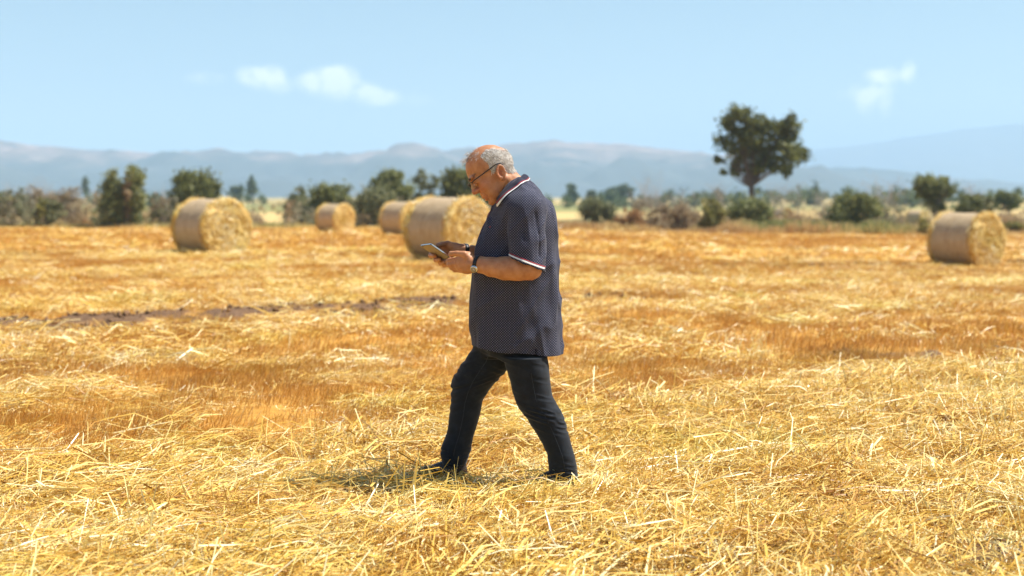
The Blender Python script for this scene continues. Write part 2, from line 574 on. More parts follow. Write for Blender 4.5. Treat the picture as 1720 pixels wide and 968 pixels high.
for d0, d1, dens, pick, eps in ((2.2, 12.5, 11.0, (0, 6), .2), (12, 36, 6.5, (6, 10), .3), (34, 101, .5, (10, 13), .6)):
    x, y, r = field_points(d0, d1, dens, 50 + pick[0])
    pmv = pale_map(x, y)
    keep = r.random(len(x)) < np.clip(.07 + 1.1 * pmv, .02, 1) * (1 - np.clip(1.5 * soil_map(x, y), 0, .96))
    x, y, pv = x[keep], y[keep], pmv[keep]
    P, Rt, S = place(x, y, r, 0.0, .28, eps=eps)
    P[:, 2] += r.uniform(-.02, .02, len(x)) * (1 if pick[0] == 0 else 1.2)
    layers.append((P, Rt, S, r.integers(pick[0], pick[1], len(x))))
x, y, r = field_points(2.2, 16, 3.2, 77)
keep = r.random(len(x)) < np.clip(pale_map(x, y), 0, 1) * (.25 + .75 * (fbm(x * 1.2, y * 1.2, seed=44) > .1)); x, y = x[keep], y[keep]
P, Rt, S = place(x, y, r, 0.02, 3.0, .7, 1.2)
layers.append((P, Rt, S, r.integers(13, 16, len(x))))
# chaff and short bits lie everywhere, over the standing stubble too
for d0, d1, dens, pick, upz in ((2.4, 13, 6.0, (16, 19), .02), (12, 34, 1.6, (19, 21), .03)):
    x, y, r = field_points(d0, d1, dens, 60 + pick[0])
    keep = r.random(len(x)) < (.14 + .66 * pale_map(x, y)) * (1 - np.clip(1.3 * soil_map(x, y), 0, .85)); x, y = x[keep], y[keep]
    P, Rt, S = place(x, y, r, upz, .5, .8, 1.2)
    layers.append((P, Rt, S, r.integers(pick[0], pick[1], len(x))))
# straw kicked up round the two shoes
fx = np.array([.20, .13, .26, .31, .08, -.46, -.38, -.30, -.52, .36, -.2, -.6, .02, .22, -.42, .16, .10, .24, -.34, -.44, -.25, -.5]); fy = np.array([6.93, 6.90, 6.95, 6.97, 6.88, 7.19, 7.17, 7.16, 7.2, 7.02, 7.12, 7.22, 6.95, 6.86, 7.1, 6.94, 6.96, 6.9, 7.2, 7.15, 7.2, 7.12])
P, Rt, S = place(fx, fy, r, -.015, .4, .8, 1.1)
layers.append((P, Rt, S * .8, r.integers(13, 16, len(fx))))
P, Rt, S = place(fx, fy, r, .0, .4, .8, 1.1)
layers.append((P, Rt, S * .55, r.integers(0, 6, len(fx))))
P, Rt, S, I = gather(layers)
scatter('loose_straw', 'pale loose cut straw lying in swaths over the field', P, Rt, S, I, tiles, PALE)
n_loose = len(P)

# cut stubble still standing between the swaths
tiles = []; layers = []
tiles += [standing_tile(200 + i, 460, .35, (.04, .11), (.0010, .0022), .28) for i in range(5)]                  # near
tiles += [standing_tile(220 + i, 220, .5, (.04, .11), (.002, .0038), .30) for i in range(4)]
tiles += [standing_tile(240 + i, 170, 1.4, (.05, .11), (.008, .015), .32) for i in range(3)]
for d0, d1, dens, pick, eps in ((2.5, 12.5, 7.0, (0, 5), .2), (12, 36, 6.0, (5, 9), .3), (34, 100, .42, (9, 12), .6)):
    x, y, r = field_points(d0, d1, dens, 80 + pick[0])
    w = (1 - .85 * pale_map(x, y)) * (1 - np.clip(1.5 * soil_map(x, y), 0, .97))
    keep = r.random(len(x)) < np.clip(w, .04, 1); x, y = x[keep], y[keep]
    P, Rt, S = place(x, y, r, 0.0, .12, eps=eps)
    Rt[:, 2] = r.normal(0, .12, len(x))
    layers.append((P, Rt, S, r.integers(pick[0], pick[1], len(x))))
P, Rt, S, I = gather(layers)
scatter('standing_stubble', 'short orange gold stubble stems standing between the straw swaths', P, Rt, S, I, tiles, GOLD)
print('tiles placed', n_loose, len(P))

# crumbled earth in the bare strip
r = np.random.default_rng(9)
x, y, r = field_points(5, 40, 30, 91)
sm = soil_map(x, y); k_ = r.random(len(x)) < np.clip(sm - .25, 0, 1); x, y = x[k_], y[k_]
octv = np.array([(1, 0, 0), (0, 1, 0), (-1, 0, 0), (0, -1, 0), (0, 0, .8), (0, 0, -.6)], float)
octf = np.array([(0, 1, 4), (1, 2, 4), (2, 3, 4), (3, 0, 4), (1, 0, 5), (2, 1, 5), (3, 2, 5), (0, 3, 5)])
n = len(x); s_ = r.uniform(.012, .042, n) * (.6 + .035 * y)
V = octv[None] * s_[:, None, None] * r.uniform(.6, 1.3, (n, 6, 1)) + r.normal(0, .18, (n, 6, 3)) * s_[:, None, None]
V = V + np.stack([x, y, gz(x, y) + s_ * .3], -1)[:, None]
F = (np.arange(n)[:, None, None] * 6 + octf[None]).reshape(-1, 3)
CLOD = flat_mat('dry_earth', (.20, .115, .062), .95, .1, noise=.5, nscale=3)
tag(link('soil_clods', np_mesh('soil_clods', V.reshape(-1, 3), F), CLOD, None, False), 'crumbled brown earth lying in the bare strips', None, None, 'stuff')


# ------------------------------------------------------------------ mountains
def mountain(name, label, prof, dist, depth, amp, seed, cols, x_pad=.25):
    """ridge whose skyline follows prof [(px, py), ...] when seen from the field; real slopes in front and behind"""
    xs = np.array([p[0] for p in prof], float); ys = np.array([p[1] for p in prof], float)
    nx, ny = 420, 60
    px = np.linspace(xs[0], xs[-1], nx)
    crest = np.interp(px, xs, ys)
    X = (px - 860) / F_PX * dist
    Hc = (330 - crest) / F_PX * dist + CAM_H
    v = np.linspace(-1, 1, ny)
    XX = np.repeat(X[None], ny, 0) * (1 + .0 * v[:, None]); VV = np.repeat(v[:, None], nx, 1)
    shape = (1 - np.abs(VV)) ** .9
    sc = dist / 9.0
    YY = dist + VV * depth
    rid = fbm(XX / sc * 1.7, YY / sc * 1.3, seed=seed, oct=5, gain=.55)
    HH = Hc[None] * shape * (1 + amp * rid * (1 - shape) * 2.2) + Hc[None] * .012 * fbm(XX / sc * 9, YY / sc * 9, seed=seed + 5, oct=3)
    HH = HH - 6 * (np.abs(VV) > .985)
    V = np.stack([XX, YY, HH - 1.0], -1).reshape(-1, 3)
    i = np.arange(ny - 1)[:, None] * nx; j = np.arange(nx - 1)[None]
    F = np.stack([i + j, i + j + 1, i + nx + j + 1, i + nx + j], -1).reshape(-1, 4)
    me = np_mesh(name, V, F)
    m, t, b = new_mat(name + '_rock')
    g = N(t, 'ShaderNodeNewGeometry')
    mpp = N(t, 'ShaderNodeMapping'); mpp.inputs['Scale'].default_value = (1 / sc, 1 / sc, 4 / sc)
    t.links.new(g.outputs['Position'], mpp.inputs['Vector'])
    nn = N(t, 'ShaderNodeTexNoise'); nn.inputs['Scale'].default_value = 2.6; nn.inputs['Detail'].default_value = 7; nn.inputs['Roughness'].default_value = .6
    t.links.new(mpp.outputs[0], nn.inputs['Vector'])
    # bare rock shows only on the upper slopes, scrub covers the lower ones
    spz = N(t, 'ShaderNodeSeparateXYZ'); t.links.new(g.outputs['Position'], spz.inputs[0])
    top_h = float(Hc.max())
    hz = M(t, 'MULTIPLY_ADD', M(t, 'SUBTRACT', M(t, 'DIVIDE', spz.outputs[2], top_h), .50), 2.4, 0.0)
    low = MIX(t, nn.outputs['Fac'], (.04, .055, .065), (.10, .11, .115))
    fac = M(t, 'ADD', hz, M(t, 'MULTIPLY_ADD', nn.outputs['Fac'], 2.2, -1.1), clamp=True)
    t.links.new(MIX(t, fac, low, ramp(t, nn.outputs['Fac'], cols)), b.inputs['Base Color'])
    b.inputs['Roughness'].default_value = .95; b.inputs['Specular IOR Level'].default_value = .05
    return tag(link(name, me, m), label, None, None, 'structure')


ROCK = [(.35, (.14, .11, .10)), (.5, (.25, .18, .155)), (.6, (.36, .25, .22)), (.72, (.42, .31, .27))]
GREENISH = [(.4, (.02, .035, .025)), (.55, (.05, .06, .04)), (.72, (.14, .11, .08))]
mountain('bare_hills', 'long pinkish grey hill range fading into haze on the left',
         [(-900, 262), (-500, 250), (-200, 258), (0, 246), (60, 243), (130, 249), (200, 251), (260, 256), (330, 254), (400, 256), (470, 261), (550, 265), (630, 264),
          (700, 256), (780, 249), (860, 243), (930, 240), (1000, 240), (1060, 244), (1120, 249), (1190, 257), (1250, 268), (1330, 296), (1400, 331)],
         4200, 1500, .55, 11, ROCK)
mountain('low_blue_hill', 'low blue hill in front of the far mountain on the right',
         [(1080, 331), (1150, 316), (1230, 300), (1300, 289), (1370, 284), (1430, 283), (1480, 290), (1540, 300), (1620, 302), (1700, 309), (1800, 318), (1950, 300), (2300, 290), (2600, 331)],
         4700, 1200, .4, 23, GREENISH)
mountain('far_mountain', 'tall pale blue mountain almost lost in haze on the right',
         [(900, 331), (1050, 300), (1200, 272), (1330, 256), (1400, 248), (1470, 240), (1510, 232), (1560, 225), (1620, 215), (1690, 208), (1760, 206), (1900, 220), (2200, 240), (2700, 262), (3200, 331)],
         9500, 2500, .3, 37, GREENISH)

# ------------------------------------------------------------------ air
bpy_me = bpy.data.meshes.new('haze')
X0, X1, Y0_, Y1_, Z0, Z1 = -9500, 12000, -2500, 12600, -2.5, 520
hv = [(x, y, z) for x in (X0, X1) for y in (Y0_, Y1_) for z in (Z0, Z1)]
bpy_me.from_pydata(hv, [], [(0, 1, 3, 2), (4, 6, 7, 5), (0, 4, 5, 1), (2, 3, 7, 6), (0, 2, 6, 4), (1, 5, 7, 3)])
bpy_me.update()
hm = bpy.data.materials.new('haze_air'); hm.use_nodes = True
ht = hm.node_tree; ht.nodes.clear()
pv = N(ht, 'ShaderNodeVolumePrincipled')
pv.inputs['Color'].default_value = (.50, .73, 1.0, 1)
pv.inputs['Density'].default_value = 2.35e-4
pv.inputs['Anisotropy'].default_value = 0.0
ho = N(ht, 'ShaderNodeOutputMaterial'); ht.links.new(pv.outputs[0], ho.inputs['Volume'])
haze = link('haze', bpy_me, hm, smooth=False)
tag(haze, 'thin pale summer haze over the plain', None, None, 'stuff')


# ------------------------------------------------------------------ plants along the field edge
def leaf_mat(name, stops, trans=.38):
    m, t, b = new_mat(name)
    t.links.new(ramp(t, attr(t, 'tone'), stops), b.inputs['Base Color'])
    b.inputs['Roughness'].default_value = .55; b.inputs['Specular IOR Level'].default_value = .3
    tr = N(t, 'ShaderNodeBsdfTranslucent')
    t.links.new(ramp(t, attr(t, 'tone'), stops), tr.inputs['Color'])
    mx = N(t, 'ShaderNodeMixShader'); mx.inputs[0].default_value = trans
    t.links.new(b.outputs[0], mx.inputs[1]); t.links.new(tr.outputs[0], mx.inputs[2])
    t.links.new(mx.outputs[0], t.nodes['Material Output'].inputs['Surface'])
    return m


LEAF = {
    'dark': leaf_mat('leaf_dark', [(0, (.065, .072, .024)), (.5, (.165, .175, .055)), (1, (.34, .35, .11))]),
    'green': leaf_mat('leaf_green', [(0, (.09, .10, .034)), (.5, (.22, .235, .08)), (1, (.42, .42, .16))]),
    'grey': leaf_mat('leaf_grey_green', [(0, (.10, .105, .05)), (.5, (.215, .225, .105)), (1, (.38, .37, .19))]),
    'dry': leaf_mat('leaf_dry', [(0, (.20, .14, .08)), (.5, (.36, .27, .16)), (1, (.52, .42, .25))]),
    'yellow': leaf_mat('leaf_yellow_green', [(0, (.12, .12, .03)), (.5, (.27, .25, .07)), (1, (.48, .40, .13))]),
    'rust': leaf_mat('leaf_rust', [(0, (.28, .14, .06)), (.5, (.48, .28, .12)), (1, (.60, .42, .20))]),
    'far': leaf_mat('leaf_far', [(0, (.06, .085, .045)), (.5, (.12, .16, .07)), (1, (.22, .26, .11))]),
}
BARK = flat_mat('bark', (.16, .11, .075), .9, .1, noise=.4, nscale=9)
TWIG = flat_mat('dry_twig', (.42, .35, .29), .9, .1, noise=.35, nscale=5)


def leaves(blobs, n, size, r, hollow=.25):
    """blobs: rows (x, y, z, rx, ry, rz). leaf quads gathered into uneven clumps inside them"""
    blobs = np.asarray(blobs, float)
    vol = (blobs[:, 3] * blobs[:, 4] * blobs[:, 5]) ** .75
    nb = len(blobs)
    nc = max(10, int(n / 34))
    bi = r.choice(nb, nc, p=vol / vol.sum())
    d = unit(r.normal(0, 1, (nc, 3))); rad = (hollow + (1 - hollow) * r.random(nc)) ** .5
    cc = blobs[bi, :3] + d * rad[:, None] * blobs[bi, 3:]
    cs = r.uniform(.5, 1.3, nc) * np.minimum(blobs[bi, 3], blobs[bi, 5]) * .33
    ct = r.normal(0, .14, nc)
    li = r.integers(0, nc, n)
    P = cc[li] + r.normal(0, 1, (n, 3)) * cs[li][:, None] * [1, 1, .8]
    a = unit(r.normal(0, 1, (n, 3))); b_ = unit(np.cross(a, unit(r.normal(0, 1, (n, 3)))))
    s = r.uniform(.55, 1.25, n)[:, None] * size
    V = np.stack([P - a * s, P + b_ * s * .55, P + a * s, P - b_ * s * .55], 1).reshape(-1, 3)
    F = (np.arange(n)[:, None] * 4 + np.arange(4)[None])
    tone = np.clip(.48 + ct[li] + r.normal(0, .15, n), 0, 1)
    return V, F, np.repeat(tone, 4)


def twigs(mb, root, height, spread, r, n_main=7, lean=(0, 0), thick=.03, sub=5):
    """bare branching: main stems with side twigs and tips, tapered"""
    for k in range(n_main):
        a = r.uniform(0, 2 * math.pi); h = height * r.uniform(.6, 1.0)
        tip = np.array(root) + [math.cos(a) * spread * r.uniform(.2, 1), math.sin(a) * spread * r.uniform(.2, 1), h] + np.array([*lean, 0])
        mid = np.array(root) * .5 + tip * .5 + r.normal(0, .06 * height, 3)
        pts = [np.array(root), mid * .6 + np.array(root) * .4, mid, mid * .45 + tip * .55, tip]
        mb.tube(pts, [thick, thick * .8, thick * .6, thick * .4, thick * .2], 4, False)
        for j in range(sub):
            f = r.uniform(.3, .95); i = min(3, int(f * 4)); p = pts[i] + (pts[i + 1] - pts[i]) * (f * 4 - i)
            q = p + unit(r.normal(0, 1, 3) * [1, 1, .45] + [0, 0, .75]) * height * r.uniform(.14, .34)
            mb.tube([p, (p + q) / 2 + r.normal(0, .02 * height, 3), q], [thick * .45, thick * .3, thick * .12], 3, False)
            for q2 in range(4):
                e = p * .35 + q * .65 if q2 % 2 else q
                w = e + unit(r.normal(0, 1, 3) + [0, 0, .6]) * height * r.uniform(.06, .16)
                mb.tube([e, w], [thick * .22, thick * .09], 3, False)


def ellipse_blobs(cx, cy, w, h, n, r):
    out = []
    for k in range(n):
        a = r.uniform(0, 2 * math.pi); q = math.sqrt(r.random()) * .72
        out.append((cx + math.cos(a) * q * w / 2, cy + math.sin(a) * q * h / 2, w * r.uniform(.20, .32), h * r.uniform(.20, .32)))
    return out


def plant(name, label, cat, px, top, base, width, d, leaf, n=2600, size=.17, blobs=None, trunk=None, seed=0, group=None, nblob=7, bare=0, dense=1.25, hollow=.25):
    """one tree or bush. blobs are (px, py, rx, ry) as seen from the field; everything stands on the ground at distance d"""
    r = np.random.default_rng(1000 + seed)
    k = d / F_PX
    x0 = (px - 860) * k
    z0 = float(gz(x0, d))
    e = empty(name, (x0, d, z0))
    tag(e, label, cat, group)
    if blobs is None:
        blobs = ellipse_blobs(px, (top + base) / 2 - (base - top) * .02, width, (base - top), nblob, r)
    B = []
    for (bx, by, rx, ry) in blobs:
        p = U(bx, by, d)
        dep = (rx + ry) / 2 * k
        B.append((p[0], d + r.normal(0, .45) * dep, max(p[2], z0 + ry * k * .5), rx * k * 1.1, dep * 1.05, ry * k * 1.12))
    V, F, tone = leaves(B, int(n * dense), size * 1.15, r, hollow)
    V[:, 2] = np.maximum(V[:, 2], z0 + .02)
    link('crown' if cat == 'tree' else 'foliage', np_mesh('foliage', V, F, {'tone': tone}), LEAF[leaf], e, smooth=False)
    mb = MB()
    tw = trunk or .05
    if cat == 'tree':
        fork = U(px, base + (top - base) * .30, d); fork[1] = d
        mb.tube([[x0, d, z0 - .15], [x0 + .03, d, z0 + .25], (np.array([x0, d, z0]) + fork) / 2 + [.06, 0, 0], fork], [tw * 1.5, tw * 1.05, tw * .9, tw * .75], 9)
        for q in B:
            c = np.array(q[:3]); mid = fork * .5 + c * .5 + r.normal(0, .12, 3)
            mb.tube([fork, mid, c + [0, 0, q[5] * .4]], [tw * .38, tw * .2, tw * .06], 6)
    else:
        for q in B:
            c = np.array(q[:3]); f = np.array([x0 + r.normal(0, .15), d, z0 - .1])
            mb.tube([f, f * .5 + c * .5 + r.normal(0, .08, 3), c], [tw, tw * .6, tw * .15], 5)
    mb.build('trunk' if cat == 'tree' else 'stems', BARK, e)
    if bare:
        mb = MB()
        twigs(mb, (x0, d, z0), (base - top) * k * bare, width * k * .35, r, 6, thick=.035, sub=6)
        mb.build('bare_twigs', TWIG, e)
    return e


def bare_bush(name, label, px, top, width, d, seed, base_leaf=None, cat='bush', n_main=12, group=None, thick=.02, n=1200, leafh=.5):
    r = np.random.default_rng(3000 + seed)
    k = d / F_PX; x0 = (px - 860) * k; z0 = float(gz(x0, d))
    ztop = U(px, top, d)[2]
    e = empty(name, (x0, d, z0)); tag(e, label, cat, group)
    mb = MB()
    W = width * k / 2
    for q in range(max(2, int(width / 16))):
        rx = x0 + r.uniform(-.75, .75) * W
        twigs(mb, (rx, d + r.normal(0, .4), z0 - .05), (ztop - z0) * r.uniform(.72, 1.0), W * .35 + .3, r, max(4, n_main // 2), thick=thick, sub=7)
    mb.build('twigs', TWIG, e)
    if base_leaf:
        h = (ztop - z0) * leafh
        B = [(x0 + r.uniform(-.8, .8) * W, d + r.normal(0, .4), z0 + h * r.uniform(.3, .7), W * .38, .8, h * .4) for _ in range(7)]
        V, F, tone = leaves(B, n, .11, r, .1)
        V[:, 2] = np.maximum(V[:, 2], z0 + .02)
        link('foliage', np_mesh('foliage', V, F, {'tone': tone}), LEAF[base_leaf], e, smooth=False)
    return e


G1 = 'shrubs along the far field edge'
# left of the man
bare_bush('dry_bush', 'dry grey scrub at the left border, cut by the picture edge', 14, 303, 62, 104, 1, 'grey', n=2600, leafh=.85, group=G1)
bare_bush('dry_bush', 'wide dry grey brown thicket between the left border and the tall split green tree', 88, 300, 96, 106, 2, 'dry', n=2400, leafh=.9, group=G1)
plant('bush', 'low green bush inside the dry thicket on the far left', 'bush', 82, 338, 376, 44, 103, 'grey', 1400, .11, seed=3, group=G1)
plant('bush', 'narrow yellowish bush left of the low green one in the far left thicket', 'bush', 66, 338, 376, 20, 102, 'yellow', 600, .10, seed=4, group=G1)
plant('split_tree', 'bushy green tree with a dead brown streak down its middle, left of the first bale', 'tree', 207, 278, 380, 72, 102, 'green', 6000, .12,
      blobs=[(230, 296, 12, 16), (229, 322, 14, 22), (228, 350, 11, 20), (196, 300, 17, 14), (186, 322, 16, 20), (190, 348, 18, 24), (205, 362, 16, 14), (210, 290, 12, 9), (228, 368, 9, 10), (182, 345, 12, 18), (205, 335, 14, 20)], trunk=.13, seed=5)
plant('dead_bush', 'pale brown dead branch mass in front of the split green tree', 'bush', 216, 292, 372, 18, 101.2, 'dry', 420, .13,
      blobs=[(212, 308, 8, 9), (217, 322, 5, 12), (214, 348, 3, 18)], seed=6)
bare_bush('dry_bush', 'small grey dry bush at the left foot of the split green tree', 176, 340, 38, 101, 7, 'grey', n=700, leafh=.8, group=G1)
bare_bush('dry_bush', 'leafless bush between the split green tree and the round tree behind the first bale', 268, 306, 46, 105, 8, 'dry', n=900, leafh=.8, group=G1)
plant('round_tree', 'round dark green tree standing right behind the first bale', 'tree', 328, 287, 376, 76, 106, 'dark', 6000, .13,
      blobs=[(312, 306, 17, 17), (338, 302, 20, 15), (352, 318, 15, 18), (322, 328, 22, 20), (345, 345, 18, 20), (305, 345, 16, 22), (296, 330, 11, 14), (330, 364, 30, 12)], trunk=.14, seed=9)
plant('bush', 'grey green round bush left of the small lone bale', 'bush', 492, 318, 378, 52, 112, 'grey', 2400, .12, seed=10, group=G1)
plant('bush', 'dark green bush with two humps directly behind the small lone bale', 'bush', 556, 306, 378, 84, 108, 'green', 4600, .13,
      blobs=[(552, 320, 14, 13), (536, 330, 14, 16), (572, 330, 22, 15), (556, 346, 30, 16), (536, 362, 22, 14), (585, 360, 26, 16)], seed=11, group=G1)
bare_bush('dry_bush', 'pale leafless shrub rising between the small lone bale and the tall dark bush', 606, 296, 52, 112, 12, None, group=G1)
plant('bush', 'broad grey green bush between the small lone bale and the middle bale', 'bush', 622, 322, 383, 70, 104, 'grey', 3600, .12, seed=13, group=G1, nblob=9)
plant('tree', 'dense green tree with a lumpy crown above the middle bale', 'tree', 658, 286, 378, 66, 125, 'green', 4600, .15,
      blobs=[(648, 308, 20, 16), (664, 298, 14, 11), (676, 322, 20, 14), (650, 326, 26, 14), (660, 342, 24, 14)], trunk=.12, seed=14)
plant('tree', 'slender tree with two thin tufts of leaves between the dense tree and the man', 'tree', 713, 283, 378, 44, 115, 'grey', 1700, .13,
      blobs=[(708, 300, 11, 13), (728, 305, 9, 9), (712, 322, 15, 11), (704, 340, 14, 16), (722, 342, 14, 12)], trunk=.07, seed=15)
plant('tree', 'large dark green tree right behind the biggest bale and the man face', 'tree', 790, 286, 380, 110, 108, 'dark', 6500, .14,
      blobs=[(764, 306, 20, 17), (788, 298, 22, 14), (756, 322, 16, 18), (812, 315, 20, 18), (770, 330, 26, 18), (800, 345, 34, 20), (830, 345, 22, 24), (762, 355, 22, 18)], trunk=.15, seed=16)
bare_bush('dry_bush', 'thin bare shrub just behind the nape of the man', 893, 284, 46, 112, 17, None, group=G1)
# right of the man
plant('bush', 'grey green rounded bush, first one right of the man', 'bush', 1006, 333, 376, 58, 103, 'grey', 3200, .11, seed=18, group=G1, nblob=8)
bare_bush('dry_bush', 'wide leafless thicket midway between the man and the big lone tree', 1098, 290, 80, 108, 19, 'dry', n=700, leafh=.55, group=G1, thick=.018)
bare_bush('dry_bush', 'leafless shrub right of the wide leafless thicket', 1152, 304, 54, 106, 20, 'dry', n=800, leafh=.5, group=G1, thick=.018)
plant('bush', 'low rust coloured brush between the rounded bush and the leafless thicket', 'bush', 1062, 352, 382, 52, 101, 'rust', 1500, .11, seed=21, group=G1)
plant('bush', 'low tan brush in front of the leafless thicket', 'bush', 1128, 346, 386, 70, 101, 'dry', 1800, .11, seed=22, group=G1)
plant('bush', 'yellow green brush left of the foot of the big lone tree', 'bush', 1200, 338, 386, 52, 103, 'yellow', 2000, .11, seed=23, group=G1)
bare_bush('dry_bush', 'bare reddish shrub close to the left of the big lone tree trunk', 1208, 296, 34, 110, 24, None, group=G1)
plant('big_tree', 'big lone dark green tree with a forked open crown towering over the hedge', 'tree', 1262, 180, 372, 160, 118, 'dark', 17000, .15,
      blobs=[(1238, 195, 20, 14), (1222, 206, 16, 14), (1262, 206, 22, 15), (1285, 212, 20, 14), (1322, 208, 18, 14), (1330, 226, 12, 14), (1240, 222, 16, 18), (1262, 232, 24, 18), (1212, 238, 12, 13),
             (1304, 232, 20, 16), (1228, 250, 17, 10), (1252, 262, 20, 18), (1290, 255, 22, 18), (1318, 258, 18, 17), (1344, 258, 14, 13), (1207, 268, 11, 7), (1238, 274, 10, 11), (1214, 288, 5, 9), (1235, 288, 6, 6),
             (1270, 280, 24, 13), (1300, 278, 20, 13), (1318, 288, 12, 11), (1262, 252, 18, 12)], trunk=.30, seed=25, hollow=.12, dense=.74)
plant('bush', 'wide green bush round the foot of the big lone tree', 'bush', 1268, 332, 386, 84, 105, 'green', 4200, .12, seed=26, group=G1, nblob=9)
bare_bush('dry_bush', 'grey brown bare shrub right of the big lone tree foot', 1322, 300, 60, 109, 27, 'dry', n=900, leafh=.4, group=G1)
plant('bush', 'full green bush midway between the big lone tree and the nearest right bale', 'bush', 1432, 328, 388, 92, 103, 'green', 4600, .12,
      blobs=[(1424, 345, 22, 15), (1440, 340, 20, 12), (1412, 360, 20, 14), (1438, 364, 26, 15), (1460, 352, 16, 16)], seed=28, group=G1)
bare_bush('dry_bush', 'tall leafless shrub behind the full green bush', 1490, 282, 64, 108, 29, 'grey', n=900, leafh=.6, group=G1, thick=.022)
bare_bush('dry_bush', 'low leafless shrub left of the full green bush', 1376, 302, 50, 112, 30, 'grey', n=800, leafh=.5, group=G1)
plant('tree', 'brownish green tree with bare twigs poking out of its top, by the right bale', 'tree', 1570, 292, 385, 62, 112, 'green', 3600, .13,
      blobs=[(1552, 312, 15, 13), (1574, 308, 18, 12), (1588, 320, 13, 12), (1564, 326, 22, 10), (1574, 344, 14, 12)], trunk=.11, seed=31, bare=1.08)
plant('bush', 'dark green bush directly behind the right bale with a bare stem above it', 'bush', 1640, 324, 385, 66, 110, 'dark', 3200, .12,
      blobs=[(1638, 338, 20, 12), (1655, 348, 16, 14), (1622, 352, 18, 14), (1645, 365, 28, 14)], seed=32, group=G1, bare=1.5)
plant('tree', 'dark green tree at the right border behind the right bale', 'tree', 1692, 322, 378, 44, 150, 'dark', 2400, .16,
      blobs=[(1686, 333, 16, 9), (1700, 335, 14, 9), (1690, 344, 20, 8)], trunk=.12, seed=33)
plant('bush', 'low green weeds at the right border below the half hidden bale', 'bush', 1700, 372, 396, 60, 101, 'yellow', 1400, .1, seed=34, group=G1)
plant('bush', 'low green weed clump at the left foot of the right bale', 'bush', 1555, 372, 394, 34, 97, 'yellow', 800, .09, seed=35, group=G1)
# single far trees on the skyline
for (px, top, w, d, lf, lb, nm) in [
        (143, 297, 11, 520, 'far', 'small pointed tree on the skyline above the far left thicket', 'cypress'),
        (423, 297, 15, 480, 'far', 'dark pointed cypress on the skyline right of the first bale', 'cypress'),
        (397, 311, 20, 470, 'far', 'small round tree on the skyline just left of the dark cypress', 'tree'),
        (962, 309, 14, 430, 'far', 'slim tree on the skyline just right of the man', 'tree'),
        (994, 318, 12, 450, 'far', 'tiny tree on the skyline between the slim tree and the low round clump', 'tree'),
        (1026, 316, 22, 440, 'far', 'low left half of the dark tree pair on the skyline', 'tree'),
        (1048, 311, 32, 445, 'far', 'higher right half of the dark tree pair on the skyline', 'tree'),
        (1201, 320, 22, 460, 'far', 'round dark tree on the skyline left of the big lone tree', 'tree'),
        (1366, 318, 24, 420, 'far', 'pointed dark tree on the skyline right of the big lone tree', 'tree'),
        (1530, 322, 40, 430, 'far', 'broad pale green tree on the skyline left of the brownish round tree', 'tree')]:
    if nm == 'cypress':
        bl = [(px, top + 8, w * .22, 8), (px, top + 15, w * .36, 9), (px, top + 23, w * .5, 8)]
    else:
        bl = [(px - w * .2, top + 9, w * .3, 8), (px + w * .2, top + 8, w * .3, 8), (px, top + 17, w * .5, 9)]
    plant('far_' + nm, lb, 'tree', px, top, 342, w, d, lf, 900, .5, blobs=bl, trunk=.2, seed=int(px), hollow=.1)

# far orchards and woods that read as one green mass
r = np.random.default_rng(5)
B = []
for x in np.arange(-260, 300, 3.2):
    for row in range(3):
        d = 330 + row * 45 + 22 * vnoise(x * .02, row, seed=3) + r.normal(0, 3)
        h = (2.6 + 1.5 * vnoise(x * .03 + row * 9, 3.3, seed=8) + r.random() * 1.0) * (1.25 if x > 40 else 1.0)
        if vnoise(x * .035, row * 3.0, seed=15) < -.45: continue
        zz = float(gz(x, d))
        B.append((x + r.normal(0, .8), d, zz + h * .5, 2.4, 2.4, h * .55))
V, F, tone = leaves(B, 34000, .5, r, .1)
far_wood = link('far_orchards', np_mesh('far_orchards', V, F, {'tone': tone}), LEAF['far'], None, False)
tag(far_wood, 'low green orchards running along the plain below the hills', None, None, 'stuff')

# low scrub that closes the hedge between the bushes one can tell apart
r = np.random.default_rng(8)
B = []; sc_tone = []
for i in range(900):
    d = r.uniform(102.5, 114); x = r.uniform(-52, 56); k = d / F_PX; px = 860 + x / k
    dens = float(np.interp(px, [-100, 30, 45, 62, 75, 130, 140, 160, 172, 236, 244, 262, 270, 425, 435, 490, 500, 840, 915, 935, 985, 1000, 1300, 1340, 1380, 1400, 1500, 1530, 1560, 1900],
                           [.9, .9, .3, .3, .9, .9, .25, .25, 1, 1, .15, .15, 1, 1, .06, .06, .9, .9, .6, .15, .15, .7, .9, .45, .45, .9, .9, .3, .8, .8]))
    if r.random() > dens: continue
    hmax = float(np.interp(px, [-100, 280, 300, 440, 480, 560, 840, 1000, 1100, 1300, 1400, 1500, 1700], [2.7, 2.7, 2.4, 1.6, 2.2, 2.3, 2.2, 1.3, 1.7, 1.9, 1.9, 1.8, 2.0]))
    h = hmax * r.uniform(.45, 1.0); zz = float(gz(x, d))
    B.append((x, d, zz + h * .48, r.uniform(.7, 1.5), .9, h * .5))
V, F, tone = leaves(B, 78000, .12, r, .05)
V[:, 2] = np.maximum(V[:, 2], -1.5)
hue = np.clip(.5 + .5 * fbm(V[:, 0] * .22, V[:, 1] * .2, seed=52, oct=2), 0, 1)
hue = np.repeat(hue[::4], 4)
scrub_m = leaf_mat('hedge_scrub_leaf', [(0, (.42, .27, .14)), (.3, (.44, .34, .21)), (.5, (.36, .30, .20)), (.65, (.27, .27, .15)), (.85, (.21, .24, .10)), (1, (.17, .21, .07))])
tag(link('hedge_scrub', np_mesh('hedge_scrub', V, F, {'tone': np.clip(hue + (tone - .5) * .5, 0, 1)}), scrub_m, None, False), 'tangled low scrub filling the hedge along the field edge', None, None, 'stuff')

